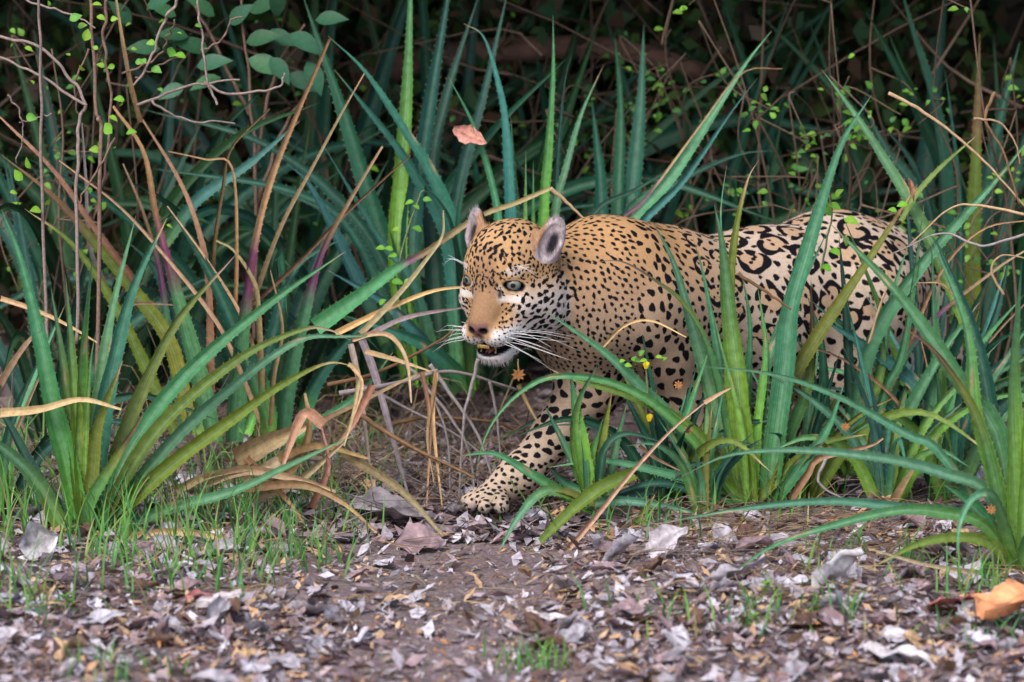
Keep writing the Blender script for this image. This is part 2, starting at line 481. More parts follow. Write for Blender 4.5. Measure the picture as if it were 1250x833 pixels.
# ears: pale inside, dark hollow, black back
eq = np.stack([f, l, u], 1) - EAR_C
ein = np.linalg.norm(np.stack([eq @ EAR_W / 0.047, eq @ EAR_U / 0.066], 1), axis=1)
nf_ = (NRM @ HM.T); nf_[:, 1] *= np.sign(HQ[:, 1])
facing = nf_ @ EAR_F
inear = sm(1.12, 0.95, ein) * sm(-0.022, -0.01, eq @ EAR_F)
earfront = inear * ((facing > 0.0) | (sd_ell(mq.astype(np.float32), EAR_C + EAR_F * 0.026 + EAR_U * 0.004, (0.040, 0.039, 0.054), np.stack([EAR_F, EAR_W, EAR_U])) < 0))
earback = sm(1.2, 1.0, ein) * (1 - earfront) * sm(0.085, 0.11, u) * sm(0.1, -0.2, facing)
hc = mixc(hc, WHITE * np.array([0.62, 0.56, 0.60]) * (1 + 0.35 * ncol(70.0))[:, None], earfront * 0.95)
dk = np.linalg.norm(np.stack([(eq @ EAR_W - 0.008) / 0.014, (eq @ EAR_U + 0.016) / 0.034], 1), axis=1)
hc = mixc(hc, BLK * 3, earfront * sm(1.25, 0.6, dk))
hc = mixc(hc, TAN * 1.1, sm(1.15, 0.95, ein) * sm(-0.018, -0.026, eq @ EAR_W) * 0.85)
hc = mixc(hc, BLK * 2, earback * 0.9)
base = mixc(base, (0.20, 0.18, 0.19), sm(0.045, 0.005, JV[:, 2] + 0.012 * ncol(40.0)) * 0.75)      # mud on the paws
base = base * (1 - hw[:, None]) + hc * hw[:, None]
nz = ncol(9.0)
base *= (1 + 0.10 * nz)[:, None]

# ---- coat pattern: signed distance to the nearest dark mark, kept per vertex
spot = np.full(NV, 0.02, np.float32); inner = np.zeros(NV, np.float32)
kd = kdtree.KDTree(NV)
for i, p in enumerate(JV): kd.insert(p, i)
kd.balance()
nospot = np.zeros(NV)
nospot = np.maximum(nospot, ishead * sm(0.012, -0.004, u) * sm(0.046, 0.034, l) * (f > 0.06) * (u > -0.10))         # bridge of the nose
nospot = np.maximum(nospot, ishead * ((f > 0.085) & (u < -0.134)))
nospot = np.maximum(nospot, ishead * blob((0.085, 0.060, -0.014), (0.05, 0.028, 0.010)))
nospot = np.maximum(nospot, earfront); nospot = np.maximum(nospot, earback)
nospot = np.maximum(nospot, (ed < 0.034) & ishead)
nospot = np.maximum(nospot, (np.abs(md) < 0.008) & ishead & (f > 0.02))
nospot = np.maximum(nospot, nose)
# direction in which the fur lies
flow = np.tile(np.append(unit(axd), -0.45), (NV, 1))
flow[:, 2] -= 1.3 * sm(0.25, -0.05, S)
flow[isleg] = [0.1, 0.0, -1]
hf = HQ - np.array([0.16, 0, -0.075]); hfw = hf @ HM
flow = flow * (1 - hw[:, None]) + hfw / np.linalg.norm(hfw, axis=1, keepdims=True) * hw[:, None]
flow -= NRM * (flow * NRM).sum(1, keepdims=True)
flow /= np.maximum(np.linalg.norm(flow, axis=1, keepdims=True), 1e-5)

def mark(i, r, asp, ang, wob=0.25):
    """one solid dark mark round vertex i; asp = length/width, ang = turn away from the fur direction"""
    c = JV[i]; n = NRM[i]; t = flow[i]; b = np.cross(n, t)
    ca, sa = math.cos(ang), math.sin(ang)
    t, b = t * ca + b * sa, b * ca - t * sa
    R = r * asp * 1.6 + 0.008
    idx = [x[1] for x in kd.find_range(c, R)]
    if not idx: return
    dv = JV[idx] - c
    a = dv @ t / asp; d = dv @ b
    th = np.arctan2(d, a); ph = NRNG.uniform(0, 6.28, 3)
    rr = r * (1 + wob * (0.6 * np.sin(2 * th + ph[0]) + 0.5 * np.sin(3 * th + ph[1])))
    val = np.sqrt(a * a + d * d) - rr
    val = np.where(NRM[idx] @ n > 0.1, val, 0.02)
    spot[idx] = np.minimum(spot[idx], val)

def rosette(i, R, asp, ang):
    c = JV[i]; n = NRM[i]; t = flow[i]; b = np.cross(n, t)
    ca, sa = math.cos(ang), math.sin(ang)
    t, b = t * ca + b * sa, b * ca - t * sa
    idx = np.array([x[1] for x in kd.find_range(c, R * 1.9)])
    dv = JV[idx] - c; a = dv @ t / asp; d = dv @ b
    rad = np.sqrt(a * a + d * d); th = np.arctan2(d, a)
    ph = NRNG.uniform(0, 6.28, 4)
    shape = R * (1 + 0.13 * np.sin(2 * th + ph[0]) + 0.10 * np.sin(3 * th + ph[1]))
    w = R * (0.195 + 0.055 * np.sin(3 * th + ph[2]) + 0.05 * np.sin(5 * th + ph[3]))
    val = np.abs(rad - shape * 0.80) - w
    for g in range(NRNG.integers(3, 6)):                    # breaks in the ring
        ga = NRNG.uniform(-3.14, 3.14); gw = NRNG.uniform(0.05, 0.14)
        dth = np.abs((th - ga + np.pi) % (2 * np.pi) - np.pi)
        val = np.maximum(val, (gw - dth) * R * 0.8)
    ok = NRM[idx] @ n > 0.1
    val = np.where(ok, val, 0.02)
    spot[idx] = np.minimum(spot[idx], val)
    inner[idx] = np.maximum(inner[idx], np.where(ok, sm(1.0, 0.7, rad / shape), 0))
    for k in range(NRNG.integers(1, 4)):                    # dots inside
        aa = NRNG.uniform(0, 6.28); q = c + (t * math.cos(aa) * asp + b * math.sin(aa)) * R * NRNG.uniform(0.05, 0.38)
        j = kd.find(q)[1]; mark(j, R * 0.13, 1.1, NRNG.uniform(0, 3), 0.2)

# where which marks go
def poisson(mask, spacing, tries):
    cand = np.nonzero(mask)[0]
    if len(cand) == 0: return []
    cand = NRNG.choice(cand, min(tries, len(cand)), replace=False)
    acc = []; pos = np.zeros((0, 3)); sp = np.zeros(0)
    P_ = np.empty((len(cand), 3)); S_ = np.empty(len(cand)); n = 0
    for i in cand:
        s = spacing[i]
        if n and (np.linalg.norm(P_[:n] - JV[i], axis=1) < np.maximum(s, 0) * 0.5 + S_[:n] * 0.5).any(): continue
        P_[n] = JV[i]; S_[n] = s; n += 1; acc.append(i)
    return acc
NRNG = np.random.default_rng(21)
ros_zone = (~ishead) & (~isleg) & (S > 0.13) & (JV[:, 2] > 0.40)
ros_zone |= (~ishead) & isleg & (S > 0.7) & (JV[:, 2] > 0.42)
sp_r = np.full(NV, 0.092); sp_r[JV[:, 2] < 0.47] = 0.070; sp_r[S < 0.30] = 0.062
for i in poisson(ros_zone, sp_r, 30000):
    rosette(i, sp_r[i] * 0.50, NRNG.uniform(1.0, 1.22), NRNG.uniform(-0.5, 0.5))
ROSM = spot.copy()
# small filler marks between the rosettes
free = ros_zone & (spot > 0.008) & (inner < 0.05)
for i in poisson(free, np.full(NV, 0.030), 30000):
    if spot[i] > 0.0075: mark(i, min(0.0085, spot[i] * 0.6), 1.3, NRNG.uniform(0, 3))
# neck, shoulder and chest
sz = (~ishead) & (~ros_zone) & (~isleg)
sp_n = 0.0138 + 0.010 * sm(-0.04, 0.16, S) + 0.003 * topw + 0.006 * sm(0.3, 0.5, S)
for i in poisson(sz & (nospot < 0.5), sp_n, 40000):
    r = sp_n[i] * NRNG.uniform(0.24, 0.36)
    if spot[i] > r * 0.8: mark(i, r, NRNG.uniform(1.1, 1.75), NRNG.uniform(-0.5, 0.5))
# legs
lz = isleg & (~ishead) & (~ros_zone)
sp_l = 0.0135 + 0.0165 * sm(0.06, 0.26, JV[:, 2]) - 0.006 * sm(0.36, 0.46, JV[:, 2]) * (S < 0.4)
for i in poisson(lz, sp_l, 40000):
    r = sp_l[i] * NRNG.uniform(0.29, 0.42)
    if spot[i] > r: mark(i, r, NRNG.uniform(1.0, 1.7), NRNG.uniform(-0.5, 0.5) + 1.4 * (JV[i][2] < 0.3))
# head
hz = ishead & (nospot < 0.35)
sp_h = np.where(u > 0.02, 0.0090 + 0.006 * sm(0.03, 0.12, u) , 0.0100 + 0.0075 * sm(0.05, 0.11, l))
sp_h = np.where((f > 0.08) & (u < -0.08), 0.0095, sp_h)
sp_h = np.where((l < 0.045) & (u > 0.0) & (u < 0.06), 0.0095, sp_h)
for i in poisson(hz, sp_h, 60000):
    r = sp_h[i] * NRNG.uniform(0.25, 0.42)
    if (f[i] > 0.08) and (u[i] < -0.08): r *= 0.62
    if spot[i] > r * 0.8: mark(i, r, NRNG.uniform(1.1, 2.0), NRNG.uniform(-0.7, 0.7), 0.4)
spot = np.maximum(spot, (nospot - 0.35) * 0.04)
base = base * (1 - (inner * 0.75)[:, None]) + (np.array([0.40, 0.25, 0.145]) * (1 + 0.1 * nz)[:, None]) * (inner * 0.75)[:, None]

# ---- material
def fur_mat():
    m, nt, b = nmat('jaguar_coat')
    att = N(nt, 'ShaderNodeAttribute', attribute_name='Col'); sp = N(nt, 'ShaderNodeAttribute', attribute_name='spot')
    tc = N(nt, 'ShaderNodeTexCoord')
    n1 = N(nt, 'ShaderNodeTexNoise', i_Scale=420.0, i_Detail=3.0, i_Roughness=0.7); nt.links.new(tc.outputs['Object'], n1.inputs['Vector'])
    n2 = N(nt, 'ShaderNodeTexNoise', i_Scale=150.0, i_Detail=3.0); nt.links.new(tc.outputs['Object'], n2.inputs['Vector'])
    a1 = N(nt, 'ShaderNodeMath', operation='MULTIPLY_ADD', i_1=0.006, i_2=-0.003); nt.links.new(n1.outputs['Fac'], a1.inputs[0])
    a2 = N(nt, 'ShaderNodeMath', operation='ADD'); nt.links.new(a1.outputs[0], a2.inputs[0]); nt.links.new(sp.outputs['Fac'], a2.inputs[1])
    mr = N(nt, 'ShaderNodeMapRange', interpolation_type='SMOOTHSTEP', i_1=-0.0011, i_2=0.0011, i_3=1.0, i_4=0.0); nt.links.new(a2.outputs[0], mr.inputs[0])
    v = N(nt, 'ShaderNodeMapRange', i_1=0.3, i_2=0.7, i_3=0.78, i_4=1.2); nt.links.new(n1.outputs['Fac'], v.inputs[0])
    v2 = N(nt, 'ShaderNodeMapRange', i_1=0.3, i_2=0.7, i_3=0.9, i_4=1.1); nt.links.new(n2.outputs['Fac'], v2.inputs[0])
    c = mixrgb(nt, att.outputs['Color'], v.outputs[0], 1.0, 'MULTIPLY'); c = mixrgb(nt, c, v2.outputs[0], 1.0, 'MULTIPLY')
    c = mixrgb(nt, c, (*BLK, 1), mr.outputs[0])
    nt.links.new(c, b.inputs['Base Color'])
    b.inputs['Roughness'].default_value = 0.7; b.inputs['Specular IOR Level'].default_value = 0.08
    bp = N(nt, 'ShaderNodeBump', i_Strength=0.35, i_Distance=0.003); nt.links.new(n1.outputs['Fac'], bp.inputs['Height']); nt.links.new(bp.outputs[0], b.inputs['Normal'])
    return m
M_FUR = fur_mat()
root_loc = np.array([AX0[0], AX0[1], 0.0])
me = mesh_np('jaguar', JV - root_loc, JF, M_FUR, True, {'Col': ('FLOAT_COLOR', base), 'spot': ('FLOAT', spot)})
jag = link('jaguar', me); jag.location = root_loc; jag.matrix_world = Matrix.Translation(Vector(root_loc))
tag(jag, 'spotted golden jaguar stepping out of the spiky leaves with its mouth slightly open', 'jaguar')

def part(name, me, loc=None):
    o = link(name, me, jag)
    if loc is not None: o.location = Vector(loc)
    return o
# fur fringe: short hairs standing proud of the coat
nh = 110000
hi = NRNG.choice(NV, nh, replace=True)
ev = np.nonzero(earfront > 0.6)[0]; nh2 = 5000; hi = np.concatenate([hi, NRNG.choice(ev, nh2)]); nh += nh2
hi = hi[(earfront[hi] < 0.5) | (NRNG.random(nh) < 0.6)]
hi = hi[~((np.abs(md[hi]) < 0.007) & ishead[hi] & (f[hi] > 0.03))]
hi = hi[~((ed[hi] < 0.03) & ishead[hi])]; hi = hi[nose[hi] < 0.3]
hi = hi[HD[hi] > -0.004]; hi = hi[(spot[hi] < -0.0005) | ((spot[hi] > 0.004) & (ishead[hi] | (NRNG.random(len(hi)) < 0.3)))]
ln = np.full(len(hi), 0.0050); ln[ishead[hi]] = 0.0040
ln += 0.008 * ((ishead[hi]) & (l[hi] > 0.085) & (u[hi] < 0.03) & (f[hi] < 0.02))
ln += 0.008 * (ishead[hi] & (u[hi] < -0.15)) + 0.005 * sm(0.0, -0.8, NRM[hi][:, 2]) + 0.008 * earfront[hi]
ln *= NRNG.uniform(0.6, 1.3, len(hi))
dirv = flow[hi] + NRM[hi] * (0.30 + 0.15 * NRNG.random((len(hi), 1))) + NRNG.normal(0, 0.16, (len(hi), 3))
dirv[ishead[hi] & (u[hi] < -0.15)] += np.array([0, 0, -0.9])
sgn = np.sign(HQ[hi][:, 1:2]); edir = (EAR_U - 0.5 * EAR_W + 0.4 * EAR_F)
edv = (np.tile(edir, (len(hi), 1)) * np.concatenate([np.ones_like(sgn), sgn, np.ones_like(sgn)], 1)) @ HM
dirv = dirv * (1 - earfront[hi][:, None]) + (edv + NRNG.normal(0, 0.25, (len(hi), 3))) * earfront[hi][:, None]
dirv /= np.linalg.norm(dirv, axis=1, keepdims=True)
side = np.cross(dirv, NRM[hi]); side /= np.maximum(np.linalg.norm(side, axis=1, keepdims=True), 1e-6)
rt = JV[hi] + NRNG.normal(0, 0.0016, (len(hi), 3)) - NRM[hi] * 0.0008
hv = np.stack([rt - side * 0.00045, rt + side * 0.00045, rt + dirv * ln[:, None]], 1).reshape(-1, 3)
hcx = np.where((spot[hi] < 0)[:, None], BLK, base[hi] * NRNG.uniform(0.8, 1.2, (len(hi), 1)))
hcx = np.where((earfront[hi] > 0.6)[:, None], base[hi] * NRNG.uniform(0.5, 1.5, (len(hi), 1)), hcx)
me = mesh_np('fur', hv - root_loc, np.arange(len(hv)).reshape(-1, 3), None, False, {'Col': ('FLOAT_COLOR', np.repeat(hcx, 3, 0))})
M_HAIR = vcol_mat('fur_hair', 0.7, 0.06, 0.0, 50, 0.0)
me.materials.append(M_HAIR)
fo = part('fur', me); tag(fo, kind='stuff')

# eyes
def eye_mat():
    m, nt, b = nmat('jaguar_eye')
    tc = N(nt, 'ShaderNodeTexCoord')
    sep = N(nt, 'ShaderNodeSeparateXYZ'); nt.links.new(tc.outputs['Object'], sep.inputs[0])
    r2 = N(nt, 'ShaderNodeVectorMath', operation='LENGTH')
    cmb = N(nt, 'ShaderNodeCombineXYZ'); nt.links.new(sep.outputs[1], cmb.inputs[1]); nt.links.new(sep.outputs[2], cmb.inputs[2]); nt.links.new(cmb.outputs[0], r2.inputs[0])
    cr = N(nt, 'ShaderNodeValToRGB'); e = cr.color_ramp.elements
    sc = N(nt, 'ShaderNodeMath', operation='DIVIDE', i_1=EYE_R); nt.links.new(r2.outputs['Value'], sc.inputs[0])
    nt.links.new(sc.outputs[0], cr.inputs[0])
    e[0].position = 0.0; e[0].color = (0.004, 0.004, 0.005, 1)
    e[1].position = 1.0; e[1].color = (0.02, 0.015, 0.015, 1)
    for p, c in ((0.25, (0.004, 0.004, 0.005, 1)), (0.29, (0.15, 0.165, 0.125, 1)), (0.56, (0.20, 0.23, 0.225, 1)), (0.74, (0.10, 0.115, 0.11, 1)), (0.80, (0.01, 0.01, 0.01, 1))):
        x = e.new(p); x.color = c
    no = N(nt, 'ShaderNodeTexNoise', i_Scale=300.0); nt.links.new(tc.outputs['Object'], no.inputs['Vector'])
    c = mixrgb(nt, cr.outputs[0], no.outputs['Fac'], 0.25, 'MULTIPLY')
    nt.links.new(c, b.inputs['Base Color']); b.inputs['Roughness'].default_value = 0.05; b.inputs['Coat Weight'].default_value = 0.6
    b.inputs['Coat Roughness'].default_value = 0.03
    return m
M_EYE = eye_mat()
bm = bmesh.new(); bmesh.ops.create_uvsphere(bm, u_segments=28, v_segments=18, radius=EYE_R)
for vtx in bm.verts:                                             # cornea bulge along +X
    if vtx.co.x > 0.6 * EYE_R: vtx.co.x += (vtx.co.x - 0.6 * EYE_R) * 0.25
eye_me = bpy.data.meshes.new('eye'); bm.to_mesh(eye_me); bm.free()
eye_me.polygons.foreach_set('use_smooth', np.ones(len(eye_me.polygons), bool)); eye_me.materials.append(M_EYE)
GAZE = unit(np.array([0.95, 0.0, -0.02]))
for s in (1, -1):
    o = bpy.data.objects.new('eye', eye_me); COL.objects.link(o)
    ec = EYE * np.array([1, s, 1]); gz = unit(EO * np.array([1, s, 1]) * 0.9 + np.array([0.22, 0.0, 0])) if s > 0 else unit(EO * np.array([1, s, 1]) * 0.7 + np.array([0.30, 0.0, 0]))
    wx = unit(gz @ HM); wy = unit(np.cross(_z, wx)); wz = np.cross(wx, wy)
    M4 = Matrix([[wx[0], wy[0], wz[0], 0], [wx[1], wy[1], wz[1], 0], [wx[2], wy[2], wz[2], 0], [0, 0, 0, 1]])
    M4.translation = Vector(h2w(ec + EO * np.array([1, s, 1]) * -0.002))
    M4.translation -= Vector(root_loc); o.parent = jag; o.matrix_local = M4

def tube(mb, pts, r0, r1, col, sides=5, n=None, col1=None):
    c = spline(pts, n or max(6, len(pts) * 4)); m = len(c)
    tg = np.gradient(c, axis=0); tg /= np.maximum(np.linalg.norm(tg, axis=1, keepdims=True), 1e-9)
    ref = np.array([0.0, 0.0, 1.0]) if abs(tg[0][2]) < 0.9 else np.array([1.0, 0, 0])
    a = np.cross(tg, ref); a /= np.maximum(np.linalg.norm(a, axis=1, keepdims=True), 1e-6); b = np.cross(tg, a)
    rr = np.linspace(r0, r1, m)
    ang = np.arange(sides) * 2 * math.pi / sides
    v = c[:, None, :] + rr[:, None, None] * (np.cos(ang)[None, :, None] * a[:, None, :] + np.sin(ang)[None, :, None] * b[:, None, :])
    fs = [(i * sides + j, i * sides + (j + 1) % sides, (i + 1) * sides + (j + 1) % sides, (i + 1) * sides + j) for i in range(m - 1) for j in range(sides)]
    fs.append(tuple(range(sides))[::-1]); fs.append(tuple((m - 1) * sides + j for j in range(sides)))
    t = np.linspace(0, 1, m)
    col = np.asarray(col, float); col1 = col if col1 is None else np.asarray(col1, float)
    cc = np.repeat(col * (1 - t[:, None]) + col1 * t[:, None], sides, 0)
    uv = np.stack([np.tile(np.arange(sides) / sides, m), np.repeat(t, sides)], 1)
    mb.add(v.reshape(-1, 3), fs, cc, uv)

M_WHISK = vcol_mat('whisker_hair', 0.4, 0.4, 0.0, 50, 0.0)
NRNG = np.random.default_rng(5)
def hair(q0, q1, q2, r=0.0006):
    mb = MB(); tube(mb, [h2w(q0), h2w(q1), h2w(q2)], r, 0.0003, (0.85, 0.84, 0.84), 4, 8)
    part('whisker', mb.mesh('whisker', M_WHISK, root_loc))
for s in (1, -1):
    for k in range(11):
        r_, c_ = k // 4, k % 4
        q0 = np.array([0.135 - 0.018 * c_, s * (0.052 + 0.006 * c_), -0.100 - 0.011 * r_])
        q1 = q0 + np.array([0.005 - 0.012 * c_, s * 0.055, -0.005 - 0.006 * r_]) + NRNG.normal(0, 0.006, 3)
        q2 = q1 + np.array([-0.025 - 0.015 * c_, s * 0.050, -0.022 - 0.008 * r_]) + NRNG.normal(0, 0.010, 3)
        hair(q0, q1, q2)
    for k in range(4):
        q0 = np.array([0.085, s * (0.060 + 0.006 * k), 0.055]); q1 = q0 + np.array([0.02, s * 0.025, 0.020]); q2 = q1 + np.array([-0.015, s * 0.035, 0.004 - 0.010 * k])
        hair(q0, q1, q2, 0.0004)
# teeth and tongue seen in the open mouth
M_TOOTH = vcol_mat('tooth_enamel', 0.3, 0.5, 0.15, 120, 0.0)
M_TONGUE = vcol_mat('tongue_flesh', 0.45, 0.4, 0.2, 200, 0.3)
for s in (1, -1):
    mb = MB(); tube(mb, [h2w((0.122, s * 0.024, -0.1205)), h2w((0.128, s * 0.0255, -0.1385)), h2w((0.124, s * 0.025, -0.1475))], 0.005, 0.001, (0.34, 0.23, 0.10), 8, 8)
    part('canine_tooth', mb.mesh('canine_tooth', M_TOOTH, root_loc))
    mb = MB(); tube(mb, [h2w((0.118, s * 0.020, -0.1645)), h2w((0.121, s * 0.021, -0.1530)), h2w((0.118, s * 0.021, -0.1420))], 0.0045, 0.001, (0.34, 0.23, 0.10), 8, 8)
    part('canine_tooth', mb.mesh('canine_tooth', M_TOOTH, root_loc))
for k in range(6):
    mb = MB()
    y = -0.0145 + 0.0058 * k
    tube(mb, [h2w((0.143, y, -0.1285)), h2w((0.144, y, -0.1375))], 0.0033, 0.0022, (0.42, 0.27, 0.09), 6, 4)
    part('incisor', mb.mesh('incisor', M_TOOTH, root_loc))
mb = MB()
uu, vv = np.meshgrid(np.linspace(0, 1, 10), np.linspace(-1, 1, 9), indexing='ij')
tq = np.stack([0.03 + 0.098 * uu, 0.026 * vv * np.sqrt(np.maximum(0.05, 1 - uu ** 4)), -0.1445 + 0.006 * uu - 0.012 * uu ** 2 - 0.006 * np.abs(vv)], -1).reshape(-1, 3)
fs = [(i * 9 + j, i * 9 + j + 1, (i + 1) * 9 + j + 1, (i + 1) * 9 + j) for i in range(9) for j in range(8)]
mb.add(h2w(tq), fs, (0.26, 0.10, 0.085)); part('tongue', mb.mesh('tongue', M_TONGUE, root_loc))
# claws of the reaching paw
for (dx, dy) in ((-0.052, -0.005), (-0.047, -0.034), (-0.022, -0.056), (0.010, -0.062)):
    c = foot(606, -0.05, 0.028); d = unit([dx, dy, 0])
    mb = MB(); e0 = c + np.array([dx, dy, 0]) * 1.35 + d * 0.012; tube(mb, [e0, e0 + d * 0.014 + [0, 0, -0.002], e0 + d * 0.018 + [0, 0, -0.012]], 0.004, 0.0008, (0.10, 0.08, 0.07), 6, 6)
    part('claw', mb.mesh('claw', M_TOOTH, root_loc))
# ------------------------------------------------------------------ strap leaves and plants
M_LEAF = vcol_mat('spiny_leaf', 0.48, 0.26, 0.26, 55, 0.35, trans=0.10, streak=0.34)
M_DRY = vcol_mat('dry_leaf', 0.8, 0.15, 0.28, 70, 0.5, streak=0.28)
M_TWIG = vcol_mat('twig_bark', 0.85, 0.1, 0.35, 120, 0.6)
M_GREEN = vcol_mat('shrub_leaf', 0.5, 0.35, 0.2, 80, 0.2, trans=0.25)
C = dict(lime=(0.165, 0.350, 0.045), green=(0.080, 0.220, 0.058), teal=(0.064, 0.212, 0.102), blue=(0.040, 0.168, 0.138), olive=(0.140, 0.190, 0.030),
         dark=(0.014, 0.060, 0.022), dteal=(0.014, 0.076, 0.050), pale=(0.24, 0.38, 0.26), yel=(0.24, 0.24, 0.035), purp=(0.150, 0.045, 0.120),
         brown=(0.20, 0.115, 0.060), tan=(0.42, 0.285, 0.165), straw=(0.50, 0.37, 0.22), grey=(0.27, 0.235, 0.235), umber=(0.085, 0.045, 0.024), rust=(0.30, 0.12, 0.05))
KINDS = {  # colour stops along the blade, base to tip
    'g': [(0, 'lime'), (0.25, 'green'), (0.6, 'teal'), (0.93, 'teal'), (1, 'brown')],
    'l': [(0, 'lime'), (0.4, 'lime'), (0.7, 'green'), (1, 'teal')],
    't': [(0, 'green'), (0.3, 'teal'), (0.95, 'teal'), (1, 'tan')],
    'b': [(0, 'green'), (0.3, 'blue'), (0.96, 'blue'), (1, 'tan')],
    'o': [(0, 'olive'), (0.5, 'olive'), (0.85, 'olive'), (0.93, 'tan'), (1, 'tan')],
    'r': [(0, 'green'), (0.4, 'green'), (0.62, 'olive'), (0.8, 'umber'), (1, 'brown')],
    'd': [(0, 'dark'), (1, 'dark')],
    'D': [(0, 'dark'), (0.3, 'dteal'), (1, 'dteal')],  # d and D: greens lowered to put background shade into the blades
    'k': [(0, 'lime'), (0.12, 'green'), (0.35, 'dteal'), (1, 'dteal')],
    'p': [(0, 'teal'), (0.30, 'teal'), (0.36, 'purp'), (0.46, 'purp'), (0.52, 'tan'), (1, 'brown')],
    'P': [(0, 'teal'), (0.44, 'teal'), (0.50, 'purp'), (0.60, 'purp'), (0.68, 'brown'), (1, 'tan')],
    'q': [(0, 'teal'), (0.38, 'teal'), (0.42, 'purp'), (0.48, 'brown'), (1, 'tan')],
    'Y': [(0, 'yel'), (0.4, 'olive'), (0.62, 'olive'), (0.7, 'brown'), (1, 'brown')],
    'y': [(0, 'tan'), (1, 'straw')], 'n': [(0, 'brown'), (1, 'tan')], 'u': [(0, 'umber'), (1, 'brown')], 'e': [(0, 'grey'), (1, 'grey')],
}
PRNG = np.random.default_rng(11)
def profile(kind, t):
    if kind in 'pP':                        # a green blade that ends in a long dried spike
        s = 0.36 if kind == 'p' else 0.56
        return np.where(t < s, np.minimum(1, 0.75 + t) * (1 - 0.62 * (t / s) ** 1.5), 0.36 - 0.24 * (t - s) / (1 - s))
    if kind == 'q':
        return np.where(t < 0.42, 1 - 0.6 * (t / 0.42) ** 1.5, 0.38 - 0.16 * (t - 0.42) / 0.58)
    if kind in 'ynue':
        return np.maximum(0.15, 1 - 0.75 * t ** 1.5)
    return np.maximum(0.015, np.minimum(1.0, 0.80 + 0.8 * t) * (1 - t ** 1.9))

